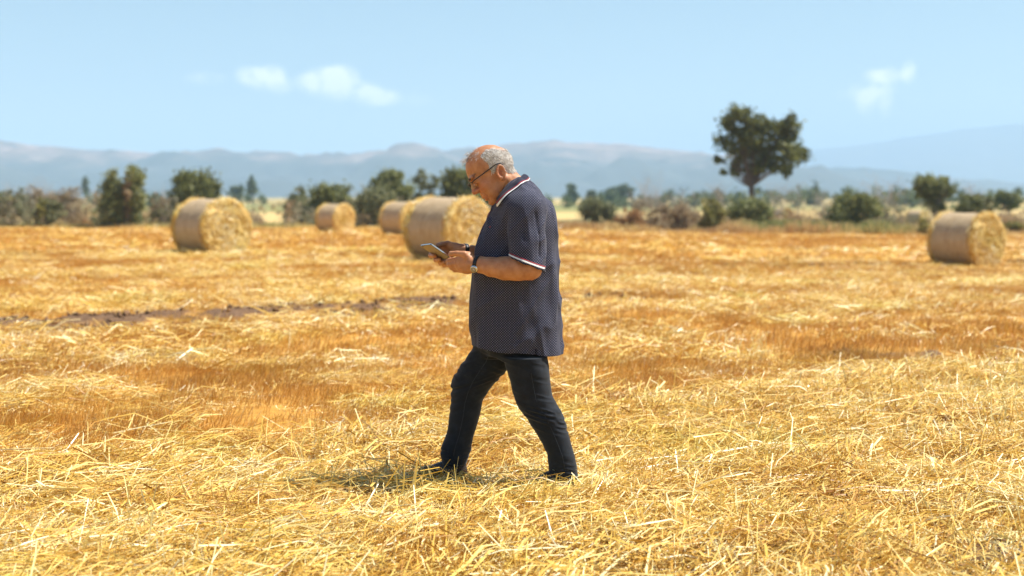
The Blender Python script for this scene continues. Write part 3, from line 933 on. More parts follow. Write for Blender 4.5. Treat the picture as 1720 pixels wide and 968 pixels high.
# rough grass and weeds on the verge between the stubble and the hedge
r = np.random.default_rng(6)
n = 60000
x = r.uniform(-48, 52, n); y = 98.0 + 3.2 * vnoise(x * .09, 0, seed=4) + np.abs(r.normal(0, 5.5, n)) + 1.5
h = (.25 + .40 * np.clip(fbm(x * .25, y * .25, seed=19) + .5, 0, 1.4)) * r.uniform(.5, 1.2, n) * (.8 + .5 * sstep(0, 12, x))
base = np.stack([x, y, gz(x, y) - .02], -1)
d = unit(np.stack([r.normal(0, .3, n), r.normal(0, .3, n), np.ones(n)], -1))
P1 = base + d * h[:, None] * .5; P2 = P1 + unit(d + r.normal(0, .25, (n, 3))) * h[:, None] * .5
side = unit(np.stack([r.normal(0, 1, n), r.normal(0, 1, n), np.zeros(n)], -1))
V, F = ribbons(base, P1, P2, r.uniform(.015, .035, n), side)
hue = np.clip(.5 + .42 * fbm(x * .16, y * .3, seed=27, oct=3) + r.normal(0, .12, n), 0, 1)
verge_m = leaf_mat('verge_grass', [(0, (.42, .23, .10)), (.3, (.58, .40, .18)), (.5, (.70, .54, .25)), (.68, (.50, .42, .16)), (.85, (.26, .28, .09)), (1, (.16, .20, .06))])
tag(link('verge_grass', np_mesh('verge_grass', V, F, {'tone': np.repeat(hue, 6)}), verge_m, None, False), 'rough tan and green grass on the far field edge', None, None, 'stuff')


# ------------------------------------------------------------------ round straw bales
def net_material():
    m, t, b = new_mat('net_wrap')
    tcn = N(t, 'ShaderNodeTexCoord')
    mpn = N(t, 'ShaderNodeMapping'); mpn.inputs['Scale'].default_value = (26, 2, 2)
    t.links.new(tcn.outputs['Object'], mpn.inputs['Vector'])
    nn = N(t, 'ShaderNodeTexNoise'); nn.inputs['Scale'].default_value = 2.0; nn.inputs['Detail'].default_value = 8; nn.inputs['Roughness'].default_value = .7
    t.links.new(mpn.outputs[0], nn.inputs['Vector'])
    t.links.new(ramp(t, nn.outputs['Fac'], [(.3, (.30, .19, .09)), (.5, (.47, .335, .19)), (.7, (.64, .50, .31))]), b.inputs['Base Color'])
    b.inputs['Roughness'].default_value = .5; b.inputs['Specular IOR Level'].default_value = .4
    bb = N(t, 'ShaderNodeBump'); bb.inputs['Strength'].default_value = .5; bb.inputs['Distance'].default_value = .015
    t.links.new(nn.outputs['Fac'], bb.inputs['Height']); t.links.new(bb.outputs[0], b.inputs['Normal'])
    return m


def bale_straw_material():
    m, t, b = new_mat('bale_straw')
    tcn = N(t, 'ShaderNodeTexCoord')
    nn = N(t, 'ShaderNodeTexNoise'); nn.inputs['Scale'].default_value = 5.5; nn.inputs['Detail'].default_value = 9; nn.inputs['Roughness'].default_value = .75
    t.links.new(tcn.outputs['Object'], nn.inputs['Vector'])
    t.links.new(ramp(t, nn.outputs['Fac'], [(.33, (.30, .16, .035)), (.45, (.58, .36, .09)), (.56, (.74, .54, .19)), (.7, (.86, .74, .42))]), b.inputs['Base Color'])
    b.inputs['Roughness'].default_value = .7
    return m


NET = net_material(); BSTRAW = bale_straw_material()


def make_bale(R, L, seed):
    """local frame: axis along +X, centre at height R above the base"""
    r = np.random.default_rng(seed)
    na = 96
    th = np.linspace(0, 2 * math.pi, na, endpoint=False)

    def rad(thv, xv):
        s = R * (1 + .012 * vnoise(thv * 2.2 + 5, xv * 3, seed=seed) + .008 * vnoise(thv * 7, xv * 9, seed=seed + 3))
        return np.where(np.cos(thv) < -.90, np.minimum(s, R * .965 / np.maximum(-np.cos(thv), .5)), s)
    # net wrapped barrel with a rounded shoulder at either end
    xs = np.array([-L / 2 + .05, -L / 2 + .06, -L / 2 + .09] + list(np.linspace(-L / 2 + .14, L / 2 - .14, 12)) + [L / 2 - .09, L / 2 - .06, L / 2 - .05])
    shr = np.array([.965, .988, 1.0] + [1.0 + .006 * math.sin(k * 2.1) for k in range(12)] + [1.0, .988, .965])
    X, T = np.meshgrid(xs, th, indexing='ij')
    Rr = rad(T, X) * shr[:, None]
    V = np.stack([X, Rr * np.sin(T), R + Rr * np.cos(T)], -1).reshape(-1, 3)
    i = np.arange(len(xs) - 1)[:, None] * na; j = np.arange(na)[None]; j1 = (j + 1) % na
    F = np.stack([i + j, i + na + j, i + na + j1, i + j1], -1).reshape(-1, 4)
    net = np_mesh('net_wrap', V, F)
    ends = []
    for sgn in (-1, 1):
        rr = np.concatenate([[0.004], np.linspace(.04, .96, 30), [.99, 1.0, 1.0, .985]])
        xo = np.concatenate([np.full(31, 0.0), [-.012, -.035, -.075, -.10]])
        Q, T = np.meshgrid(rr, th, indexing='ij')
        XO = np.repeat(xo[:, None], na, 1)
        spiral = .014 * np.sin(2 * math.pi * (Q * 9 + T / (2 * math.pi))) * (Q < .97)
        lump = (.030 * fbm(Q * np.cos(T) * 4 + 9 * sgn, Q * np.sin(T) * 4, seed=seed + 1, oct=4) + .02 * fbm(T * 5, Q * 14, seed=seed, oct=2)) * (Q < .99)
        dish = -.05 * np.exp(-(Q / .22) ** 2)
        Xx = sgn * (L / 2 + XO + spiral + lump + dish)
        RR_ = rad(T, np.full_like(T, sgn * L / 2)) * Q * 1.005
        V = np.stack([Xx, RR_ * np.sin(T), R + RR_ * np.cos(T)], -1).reshape(-1, 3)
        i = np.arange(len(rr) - 1)[:, None] * na
        F = np.stack([i + j, i + na + j, i + na + j1, i + j1], -1).reshape(-1, 4)
        if sgn < 0: F = F[:, ::-1]
        ends.append(np_mesh('end_face', V, F))
        # wisps of straw standing off the face and rim, laid round the spiral
    n = 4200
    sg = np.where(r.random(n) < .5, -1, 1.0); q = np.sqrt(r.random(n)); t_ = r.uniform(0, 2 * math.pi, n)
    rimm = r.random(n) < .42; q = np.where(rimm, r.uniform(.94, 1.05, n), q)
    P = np.stack([sg * (L / 2 + r.uniform(-.02, .03, n) - rimm * r.uniform(0, .16, n)), R * q * np.sin(t_), R + R * q * np.cos(t_)], -1)
    tang = np.stack([np.zeros(n), np.cos(t_), -np.sin(t_)], -1)
    d = unit(tang + r.normal(0, .45, (n, 3)) * [.35, 1, 1])
    ln = r.uniform(.06, .22, n)[:, None]
    nrm = np.stack([sg, np.zeros(n), np.zeros(n)], -1)
    side = unit(np.cross(d, unit(nrm + r.normal(0, .4, (n, 3)))))
    V, F = ribbons(P - d * ln / 2, P + nrm * .01, P + d * ln / 2 + nrm * np.abs(r.normal(0, .02, (n, 1))), r.uniform(.003, .007, n), side)
    V[:, 2] = np.maximum(V[:, 2], .01)
    wisps = np_mesh('straw_wisps', V, F, {'tone': np.repeat(np.clip(r.beta(2.2, 1.6, n), 0, 1), 6)})
    return net, ends, wisps


BALES = [
    # left px, right px, distance, radius, length, turn, label
    (290, 422, 34.3, .70, 1.26, 36, 'large round straw bale standing alone at the left, broad end face showing'),
    (680, 828, 31.6, .725, 1.36, 44, 'biggest straw bale, directly behind the tablet and forearms of the man'),
    (530, 597, 70.0, .72, 1.30, 45, 'smallest whole bale, alone between the left bale and the pair beside the man'),
    (642, 713, 58.3, .72, 1.30, 44, 'straw bale half hidden behind the left end of the biggest bale'),
    (1561, 1684, 35.2, .68, 1.28, 55, 'round straw bale on the far right with loose layers curling in its end face'),
    (1519, 1560, 128, .80, 1.50, 62, 'far bale with a pale top behind the scrub, just left of the right bale'),
    (1300, 1331, 150, .80, 1.50, 30, 'tiny far bale behind the brush right of the big lone tree foot'),
    (1672, 1706, 118, .70, 1.30, 30, 'far bale peeping out behind the right bale near the right border'),
]
protos = [make_bale(.655, 1.3, 41), make_bale(.655, 1.3, 57)]
for i, (pl, pr, d, R, L, turn, label) in enumerate(BALES):
    net, ends, wisps = protos[i % 2]
    px = (pl + pr) / 2
    x = (px - 860) / F_PX * d
    z = float(gz0(x, d)) - .03
    e = empty('straw_bale', (0, 0, 0))
    tag(e, label, 'straw bale', 'round straw bales left on the field')
    sx, sr = L / 1.3, R / .655
    for nm, me, mt in (('net_wrap', net, NET), ('end_face', ends[0], BSTRAW), ('end_face', ends[1], BSTRAW), ('straw_wisps', wisps, PALE)):
        o = link(nm, me, mt, e)
        if nm == 'straw_wisps': o['kind'] = 'stuff'
    # +X axis of the bale = the end that faces the camera to the right
    cdir = math.atan2(-d, -x)
    e.rotation_euler = (0, 0, cdir + math.radians(turn))
    e.location = (x, d, z)
    e.scale = (sx, sr, sr)


# ------------------------------------------------------------------ the man: smooth implicit forms turned into single surfaces
MY = 7.15
PX = 1 / 334.0


def P(px, py, dy=0.0):
    return U(px, py, MY + dy)


class Field:
    def __init__(s, lo, hi, h):
        s.lo = np.array(lo, float); s.h = h
        s.n = np.ceil((np.array(hi) - s.lo) / h).astype(int) + 1
        s.phi = np.full(tuple(s.n), .06, np.float32)

    def box(s, lo, hi):
        a = np.clip(np.floor((np.array(lo) - s.lo) / s.h).astype(int), 0, s.n - 1)
        b = np.clip(np.ceil((np.array(hi) - s.lo) / s.h).astype(int) + 1, 1, s.n)
        sl_ = tuple(slice(int(a[i]), int(max(a[i] + 1, b[i]))) for i in range(3))
        g = [(s.lo[i] + s.h * np.arange(sl_[i].start, sl_[i].stop)).astype(np.float32) for i in range(3)]
        return sl_, g[0][:, None, None], g[1][None, :, None], g[2][None, None, :]

    def add(s, fn, lo, hi, k=.01, mode='add', pad=.035):
        sl_, X, Y, Z = s.box(np.array(lo) - pad, np.array(hi) + pad)
        d = fn(X, Y, Z); p = s.phi[sl_]
        if mode == 'add':
            hh = np.clip(.5 + .5 * (p - d) / k, 0, 1); r_ = p * (1 - hh) + d * hh - k * hh * (1 - hh)
        else:       # smooth subtraction
            hh = np.clip(.5 - .5 * (p + d) / k, 0, 1); r_ = p * (1 - hh) + (-d) * hh + k * hh * (1 - hh)
        s.phi[sl_] = r_.astype(np.float32)

    def cone(s, a, b, ra, rb, k=.01, mode='add'):
        a = np.array(a, float); b = np.array(b, float); ab = b - a; L2 = float(ab @ ab) + 1e-12

        def fn(X, Y, Z):
            t_ = np.clip(((X - a[0]) * ab[0] + (Y - a[1]) * ab[1] + (Z - a[2]) * ab[2]) / L2, 0, 1)
            return np.sqrt((X - a[0] - t_ * ab[0]) ** 2 + (Y - a[1] - t_ * ab[1]) ** 2 + (Z - a[2] - t_ * ab[2]) ** 2) - (ra + (rb - ra) * t_)
        m_ = max(ra, rb)
        s.add(fn, np.minimum(a, b) - m_, np.maximum(a, b) + m_, k, mode)

    def chain(s, pts, rad, k=.006, mode='add'):
        for i in range(len(pts) - 1):
            s.cone(pts[i], pts[i + 1], rad[i], rad[i + 1], k, mode)

    def ell(s, c, r_, axes=None, k=.008, mode='add'):
        c = np.array(c, float); r_ = np.array(r_, float)
        A = np.eye(3) if axes is None else np.array(axes, float)

        def fn(X, Y, Z):
            q = [(X - c[0]) * A[i][0] + (Y - c[1]) * A[i][1] + (Z - c[2]) * A[i][2] for i in range(3)]
            k0 = np.sqrt(sum((q[i] / r_[i]) ** 2 for i in range(3))); k1 = np.sqrt(sum((q[i] / r_[i] ** 2) ** 2 for i in range(3))) + 1e-6
            return k0 * (k0 - 1) / k1
        m_ = r_.max()
        s.add(fn, c - m_, c + m_, k, mode)

    def loft(s, O, Au, Af, As, tab, k=.01, front=0.0, power=2.0, mode='add'):
        """sections along Au: rows (u, f_centre, s_centre, half_f, half_s)"""
        O = np.array(O, float); Au, Af, As = [np.array(v, float) for v in (Au, Af, As)]
        tab = np.array(sorted(map(tuple, tab)), float)
        uu = np.linspace(tab[0, 0], tab[-1, 0], 240)
        cols = [np.interp(uu, tab[:, 0], tab[:, j]) for j in range(1, 5)]
        w = 15; ker = np.hanning(w); ker /= ker.sum()
        cols = [np.convolve(np.pad(c_, w // 2, mode='reflect', reflect_type='odd'), ker, 'valid') for c_ in cols]
        mx = np.abs(tab[:, 1]).max() + tab[:, 3].max(); my = np.abs(tab[:, 2]).max() + tab[:, 4].max()
        cor = np.array([O + Au * u_ + Af * f_ + As * s_ for u_ in (tab[0, 0], tab[-1, 0]) for f_ in (-mx, mx) for s_ in (-my, my)])

        def fn(X, Y, Z):
            x, y, z = X - O[0], Y - O[1], Z - O[2]
            u = x * Au[0] + y * Au[1] + z * Au[2]; f = x * Af[0] + y * Af[1] + z * Af[2]; q = x * As[0] + y * As[1] + z * As[2]
            uc = np.clip(u, tab[0, 0], tab[-1, 0])
            fc, sc, a, b_ = [np.interp(uc, uu, c_) for c_ in cols]
            ff = (f - fc) / a
            bb = b_ * (1 - front * np.clip(ff, 0, 1) ** 2) if front else b_
            rr = (np.abs(ff) ** power + np.abs((q - sc) / bb) ** power) ** (1 / power)
            d = (rr - 1) * np.minimum(a, bb)
            du = u - uc
            return np.where(du == 0, d, np.sqrt(np.maximum(d, 0) ** 2 + du ** 2) + np.minimum(d, 0) * 0)
        s.add(fn, cor.min(0), cor.max(0), k, mode, pad=.02)

    def cut(s, fn):
        sl_, X, Y, Z = s.box(s.lo, s.lo + s.n * s.h)
        s.phi = np.maximum(s.phi, fn(X, Y, Z).astype(np.float32))

    def displace(s, fn, band=.03):
        """shift the surface by fn(points) only where it passes nearby"""
        idx = np.nonzero(np.abs(s.phi) < band)
        pts = s.lo + s.h * np.stack(idx, -1)
        s.phi[idx] -= fn(pts[:, 0], pts[:, 1], pts[:, 2]).astype(np.float32)

    def sample(s, p):
        q = (np.asarray(p) - s.lo) / s.h
        i = np.clip(np.floor(q).astype(int), 0, s.n - 2); f = q - i
        r_ = 0
        for a in (0, 1):
            for b_ in (0, 1):
                for c_ in (0, 1):
                    w = (f[..., 0] if a else 1 - f[..., 0]) * (f[..., 1] if b_ else 1 - f[..., 1]) * (f[..., 2] if c_ else 1 - f[..., 2])
                    r_ = r_ + w * s.phi[i[..., 0] + a, i[..., 1] + b_, i[..., 2] + c_]
        return r_

    def ray(s, o, d, tmax=.3, start=0.0):
        """first exit from inside going along d"""
        o = np.array(o, float); d = unit(np.array(d, float))
        ts = np.arange(start, tmax, s.h * .5); v = s.sample(o + ts[:, None] * d)
        k_ = np.nonzero(v > 0)[0]
        if not len(k_): return o + d * tmax
        i = max(k_[0], 1); a, b_ = v[i - 1], v[i]
        t_ = ts[i - 1] + (ts[i] - ts[i - 1]) * (-a / (b_ - a + 1e-9))
        return o + d * t_

    def mesh(s, smooth_iter=1):
        ph = s.phi; nx, ny, nz_ = ph.shape
        neg = ph < 0
        c = np.zeros((nx - 1, ny - 1, nz_ - 1), np.uint8)
        for a in (0, 1):
            for b_ in (0, 1):
                for d in (0, 1):
                    c += neg[a:nx - 1 + a, b_:ny - 1 + b_, d:nz_ - 1 + d]
        act = np.nonzero((c > 0) & (c < 8))
        ids = np.full(c.shape, -1, np.int32); ids[act] = np.arange(len(act[0]))
        A = np.stack(act, -1); acc = np.zeros((len(A), 3)); cnt = np.zeros(len(A))
        for ax in range(3):
            o1, o2 = [i for i in range(3) if i != ax]
            for a in (0, 1):
                for b_ in (0, 1):
                    p0 = A.copy(); p0[:, o1] += a; p0[:, o2] += b_
                    p1 = p0.copy(); p1[:, ax] += 1
                    v0 = ph[p0[:, 0], p0[:, 1], p0[:, 2]]; v1 = ph[p1[:, 0], p1[:, 1], p1[:, 2]]
                    m_ = (v0 < 0) != (v1 < 0)
                    t_ = np.where(m_, v0 / np.where(m_, v0 - v1, 1), 0)
                    q = p0.astype(float); q[:, ax] += t_
                    acc[m_] += q[m_]; cnt[m_] += 1
        V = s.lo + s.h * acc / cnt[:, None]
        Fs = []
        for ax in range(3):
            sl0 = [slice(None)] * 3; sl1 = [slice(None)] * 3
            sl0[ax] = slice(0, -1); sl1[ax] = slice(1, None)
            e0 = neg[tuple(sl0)]; e1 = neg[tuple(sl1)]
            o1, o2 = (ax + 1) % 3, (ax + 2) % 3
            ch = e0 != e1
            I = np.stack(np.nonzero(ch), -1)
            ok = (I[:, o1] > 0) & (I[:, o2] > 0) & (I[:, o1] < ids.shape[o1]) & (I[:, o2] < ids.shape[o2])
            I = I[ok]; flip = e0[tuple(I.T)]
            q = []
            for a, b_ in ((1, 1), (0, 1), (0, 0), (1, 0)):
                J = I.copy(); J[:, o1] -= a; J[:, o2] -= b_; q.append(ids[J[:, 0], J[:, 1], J[:, 2]])
            q = np.stack(q, -1)
            q[~flip] = q[~flip][:, ::-1]
            Fs.append(q)
        F = np.concatenate(Fs)
        F = F[(F >= 0).all(1)]
        for _ in range(smooth_iter):
            acc = np.zeros_like(V); cn = np.zeros(len(V))
            for a, b_ in ((0, 1), (1, 2), (2, 3), (3, 0)):
                np.add.at(acc, F[:, a], V[F[:, b_]]); np.add.at(acc, F[:, b_], V[F[:, a]])
                np.add.at(cn, F[:, a], 1); np.add.at(cn, F[:, b_], 1)
            V = .5 * V + .5 * acc / np.maximum(cn, 1)[:, None]
        return V, F


man = empty('person', (float(P(860, 800)[0]), MY, 0.0))
tag(man, 'balding man in dotted navy polo and dark jeans walking left while reading a tablet', 'person')

# head frame: forward (down-left), up, side (towards the far side)
HP = math.radians(43); YAW = math.radians(7)
fwd0 = np.array([-math.cos(HP), 0, -math.sin(HP)]); Hu = np.array([-math.sin(HP), 0, math.cos(HP)])
Hf = fwd0 * math.cos(YAW) + np.array([0, -1, 0]) * math.sin(YAW); Hs = np.cross(Hu, Hf); Hs = Hs if Hs[1] > 0 else -Hs
HO = P(839, 291, 0)


def H(f, u, s_=0.0):
    return HO + (Hf * f + Hu * u + Hs * s_) * PX


HA = [Hf, Hu, Hs]


def build_body():
    B = Field([P(700, 0)[0], MY - .40, 0.62], [P(962, 0)[0], MY + .34, P(0, 232)[2]], .003)
    # skull and face mass
    tab = [(u * PX, (a + b_) / 2 * PX, 0, (b_ - a) / 2 * PX, w * PX) for (u, a, b_, w) in [
        (56, 0, 15, 9), (53, -10, 26, 17), (48, -18, 33, 21.5), (40, -26, 39.5, 26), (30, -31, 43.5, 28), (22, -34, 43.5, 28.5), (10, -33, 42, 28),
        (0, -29, 43, 26.5), (-10, -18, 45, 24), (-18, -4, 45.5, 22), (-25, 10, 45, 18), (-29, 20, 42, 13)]]
    B.loft(HO, Hu, Hf, Hs, tab, k=.006, front=.28, power=2.15)
    B.cone(H(42.5, 21), H(50.5, 7), 3.6 * PX, 5.0 * PX, .010)
    B.ell(H(52.2, 5.2), np.array([4.6, 4.6, 5.6]) * PX, HA, .006)
    for sd in (-1, 1):
        B.ell(H(47.5, 3.2, sd * 6), np.array([5, 4, 3.6]) * PX, HA, .006)
        B.ell(H(40.5, 25, sd * 11), np.array([5, 3.6, 11]) * PX, HA, .012)          # brow ridge
        B.ell(H(47.5, 16.5, sd * 12.5), np.array([6, 5, 8.5]) * PX, HA, .012, 'sub')  # eye socket
        B.ell(H(35.8, 16, sd * 12), np.array([6.2, 5.2, 7.0]) * PX, HA, .006)        # lid over the eye
        B.ell(H(43.2, 13.2, sd * 12), np.array([1.6, .7, 6.4]) * PX, HA, .003)       # lower lid
        B.ell(H(31, 0, sd * 15.5), np.array([11, 10, 8]) * PX, HA, .03)            # cheek
        B.ell(H(27, -16, sd * 15.5), np.array([13, 9, 7.5]) * PX, HA, .024)          # jowl
        B.cone(H(2, -14, sd * 20), H(36, -26, sd * 8), 7.5 * PX, 7.5 * PX, .012)     # jaw
        B.cone(H(47, -.5, sd * 9.5), H(41, -14, sd * 12.5), 1.1 * PX, .9 * PX, .008, 'sub')   # crease from nostril to mouth
        B.ell(H(49.4, -.4, sd * 3.2), np.array([1.6, 1.4, 1.5]) * PX, HA, .003, 'sub')
    B.ell(H(43.5, -10, 0), np.array([5.5, 9, 11]) * PX, HA, .012)
    B.ell(H(46.2, -11.6), np.array([3.4, 2.3, 9]) * PX, HA, .007)
    B.ell(H(45.2, -17.6), np.array([3.6, 2.8, 8.4]) * PX, HA, .007)
    B.ell(H(49.2, -14.6), np.array([3.6, .7, 10.5]) * PX, HA, .003, 'sub')
    B.ell(H(48.0, -21.8), np.array([3.0, 1.4, 7]) * PX, HA, .008, 'sub')
    B.ell(H(41, -26.5), np.array([7.5, 6.0, 9.5]) * PX, HA, .008)
    # ears
    for sd in (-1, 1):
        c = P(839.4, 289.5, sd * 27.5 * PX) + Hf * 0
        o = np.array([.42 * 1, 0, 0]); out = unit(np.array([.38, sd * 1.0, .05])); ax_u = unit(np.array([-.16, sd * .12, 1.0])); ax_f = unit(np.cross(ax_u, out)); ax_u = unit(np.cross(out, ax_f))
        EA = [ax_f, ax_u, out]
        c = c + out * 4.2 * PX
        B.ell(c, np.array([8.2, 12.6, 3.2]) * PX, EA, .004)
        B.ell(c + out * 2.8 * PX - ax_u * 0 * PX, np.array([5.0, 8.8, 4.2]) * PX, EA, .003, 'sub')
        B.ell(c - ax_u * 10.5 * PX - out * .6 * PX, np.array([4.6, 4.4, 2.6]) * PX, EA, .004)
        n = 12
        ring = [c + out * 1.4 * PX + (ax_f * 6.9 * math.cos(q) + ax_u * 11.2 * math.sin(q)) * PX for q in np.linspace(-.9, math.pi + .8, n)]
        B.chain(ring, [1.5 * PX] * n, .003)
        B.ell(c - ax_f * 0 + out * .4 * PX - ax_u * 1.5 * PX + (ax_f * 2.2) * PX, np.array([1.6, 4, 1.6]) * PX, EA, .003)
    # neck, throat folds
    B.cone(P(839, 288, 0), P(862, 332, 0), 20.5 * PX, 26 * PX, .02)
    B.cone(P(850, 292, 0), P(873, 322, 0), 14 * PX, 20 * PX, .018)
    B.cone(H(28, -22), P(848, 346, 0), 12 * PX, 15 * PX, .018)
    for sd in (-1, 1):
        B.cone(P(845, 300, sd * 19 * PX), P(848, 338, sd * 11 * PX), 6.0 * PX, 6.5 * PX, .007)     # neck muscle
    for q, (x0, y0, x1, y1) in enumerate([(858, 298, 849, 322), (866, 302, 858, 324), (851, 306, 843, 326)]):
        B.cone(P(x0, y0, -24.5 * PX), P(x1, y1, -25.5 * PX), .8 * PX, .7 * PX, .005, 'sub')
    # torso under the shirt
    rows = SHIRT_ROWS
    tb = []
    for (py, fr, bk, hd) in rows:
        a_, b_ = P(fr, py)[0], P(bk, py)[0]
        tb.append((P(860, py)[2], (a_ + b_) / 2, MY, max(.03, (b_ - a_) / 2 - .016), max(.03, hd * PX - .018)))
    B.loft([0, 0, 0], [0, 0, 1], [1, 0, 0], [0, 1, 0], [(z, x, y, a_, b_) for z, x, y, a_, b_ in tb if z > .64], k=.02)
    # arms
    A = NEAR_ARM
    B.cone(P(888, 352, -.185), P(892, 449, -.262), 23 * PX, 17.5 * PX, .015)
    B.chain([P(*q[:3]) for q in A], [q[3] * PX for q in A], .012)
    B.cone(P(885, 352, .17), P(880, 440, .235), 23 * PX, 17 * PX, .015)
    B.chain([P(878, 441, .235), P(845, 434, .17), P(812, 426, .115), P(778, 420.5, .07)], [17 * PX, 15 * PX, 12.5 * PX, 9.6 * PX], .012)
    # near hand: palm, four fingers and thumb
    B.cone(P(806, 444.6, -.212), P(794, 443, -.205), 13.2 * PX, 12.6 * PX, .01)
    B.ell(P(781, 442, -.19), np.array([17.5, 9.0, 17.0]) * PX, [unit(np.array([1, .35, .06])), unit(np.array([-.35, 1, 0])), [0, 0, 1]], .014)
    B.ell(P(786, 451, -.19), np.array([11, 8.0, 9.0]) * PX, None, .012)
    B.ell(P(785, 431, -.195), np.array([11, 7.0, 8.5]) * PX, None, .012)
    for pts, rad in NEAR_FINGERS:
        B.chain([P(*q) for q in pts], [v * PX for v in rad], .0045)
    for (kx, ky, kd) in ((769.5, 436.6, -.202), (768.5, 442.5, -.207), (770, 448.3, -.204), (773.5, 453.3, -.196)):
        B.ell(P(kx, ky, kd), np.array([3.8, 3.2, 2.8]) * PX, None, .006)
    # far hand
    B.cone(P(778, 420.5, .07), P(768, 419, .066), 9.6 * PX, 10 * PX, .01)
    B.ell(P(756, 418.5, .066), np.array([17, 8, 11.5]) * PX, [unit(np.array([1, 0, .12])), [0, 1, 0], unit(np.array([-.12, 0, 1]))], .012)
    B.ell(P(752, 413, .05), np.array([9, 7, 6.5]) * PX, None, .01)
    for pts, rad in FAR_FINGERS:
        B.chain([P(*q) for q in pts], [v * PX for v in rad], .0045)
    B.displace(lambda x, y, z: .0007 * fbm(x * 60, y * 60, z * 60, oct=2, seed=2) + .0010 * vnoise(x * 24, y * 24, z * 24, seed=3), .012)
    return B


#            py, front, back, half depth (photo pixels at the man's distance)
SHIRT_ROWS = [(300, 870, 884, 16), (307, 858, 893, 32), (316, 850, 901, 48), (328, 840, 911, 64), (342, 833, 920, 74), (358, 826, 928, 75), (378, 815, 933.5, 68), (400, 805, 934.5, 61), (420, 800, 936, 60), (440, 797, 936.5, 60),
              (460, 795, 937.5, 61), (500, 793.5, 939, 61), (540, 793, 941, 61.5), (570, 794, 942, 61), (612, 796, 943, 60)]
NEAR_ARM = [(891, 452, -.262, 18.5), (869, 451, -.262, 19.5), (847, 451, -.25, 18.6), (825, 448.5, -.232, 15.4), (806, 444.6, -.212, 13.2)]
NEAR_FINGERS = [
    ([(781, 438, -.19), (769, 436.6, -.190), (756, 438, -.166), (752.5, 439, -.132), (754.5, 438.5, -.105)], (6, 4.7, 4.5, 4.2, 3.7)),
    ([(781, 443, -.19), (768, 442.5, -.194), (756, 444.5, -.168), (753.5, 444.5, -.13), (757, 443, -.10)], (6, 4.8, 4.6, 4.3, 3.8)),
    ([(782, 449, -.19), (770, 448.5, -.190), (759.5, 450, -.163), (757, 447, -.13), (760, 445, -.102)], (6, 4.7, 4.5, 4.2, 3.7)),
    ([(783, 454, -.185), (773.5, 454, -.182), (764.5, 453.5, -.16), (763.5, 452, -.132), (766, 450, -.11)], (5.5, 4.3, 4.0, 3.8, 3.4)),
    ([(789, 436, -.205), (780, 427.4, -.212), (768, 425.8, -.203), (757.5, 426.6, -.188)], (7.5, 5.4, 4.4, 4.5)),
]
FAR_FINGERS = [
    ([(752, 412, .066), (738, 414, .066), (726, 423, .055), (723.5, 429.5, .015), (730, 430, -.03)], (6, 4.6, 4.4, 4.3, 3.9)),
    ([(754, 416, .068), (742, 421, .07), (734, 431.5, .06), (732.5, 437, .015), (738, 436.5, -.03)], (6, 4.7, 4.5, 4.4, 4.0)),
    ([(757, 420, .068), (749, 427, .07), (742, 437.5, .058), (740, 442, .015), (746, 441, -.025)], (6, 4.7, 4.4, 4.3, 3.9)),
    ([(761, 424, .066), (756, 432, .066), (749.5, 442, .055), (747, 445.5, .018), (752, 445, -.015)], (5.5, 4.3, 4.0, 3.9, 3.5)),
    ([(764, 415, .06), (752, 409.5, .045), (742, 411, .02), (735, 412.5, -.01)], (6.5, 4.9, 4.6, 4.2)),
]

BODY = build_body()
Vb, Fb = BODY.mesh(1)


def skin_material():
    m, t, b = new_mat('skin')
    g = N(t, 'ShaderNodeNewGeometry')
    n1 = N(t, 'ShaderNodeTexNoise'); n1.inputs['Scale'].default_value = 28; n1.inputs['Detail'].default_value = 5
    t.links.new(g.outputs['Position'], n1.inputs['Vector'])
    n2 = N(t, 'ShaderNodeTexNoise'); n2.inputs['Scale'].default_value = 220; n2.inputs['Detail'].default_value = 4
    t.links.new(g.outputs['Position'], n2.inputs['Vector'])
    c = ramp(t, n1.outputs['Fac'], [(.3, (.39, .16, .068)), (.5, (.475, .215, .10)), (.7, (.55, .27, .135))])
    c = MIX(t, M(t, 'MULTIPLY', attr(t, 'ruddy'), .75), c, (.50, .14, .09))
    c = MIX(t, M(t, 'MULTIPLY', n2.outputs['Fac'], .25), c, (.36, .15, .08))
    c = MIX(t, attr(t, 'stubble'), c, (.34, .26, .21))
    t.links.new(c, b.inputs['Base Color'])
    b.inputs['Roughness'].default_value = .5
    b.inputs['Specular IOR Level'].default_value = .4
    b.inputs['Subsurface Weight'].default_value = .12
    b.inputs['Subsurface Radius'].default_value = (.012, .005, .003)
    bb = N(t, 'ShaderNodeBump'); bb.inputs['Strength'].default_value = .25; bb.inputs['Distance'].default_value = .002
    t.links.new(n2.outputs['Fac'], bb.inputs['Height']); t.links.new(bb.outputs[0], b.inputs['Normal'])
    return m


SKIN = skin_material()
rel = (Vb - HO) / PX
hf, hu, hs = rel @ Hf, rel @ Hu, rel @ Hs
ins = np.exp(-(((hf - 10) / 30) ** 2 + ((hu - 60) / 14) ** 2)) * .15                     # sunburnt crown
ins += .8 * np.exp(-(((hf - 53) / 8) ** 2 + ((hu - 4) / 7) ** 2 + (hs / 9) ** 2))        # nose
ins += .45 * np.exp(-(((hf - 38) / 12) ** 2 + ((hu - 2) / 9) ** 2)) * (np.abs(hs) > 8)
ins += .7 * np.exp(-(((hf - 48) / 5) ** 2 + ((hu + 14.5) / 4) ** 2))                     # lips
ins += .45 * np.exp(-(((Vb[:, 0] - P(841, 0)[0]) / .03) ** 2 + ((Vb[:, 2] - P(0, 290)[2]) / .04) ** 2)) * (np.abs(hs) > 26)


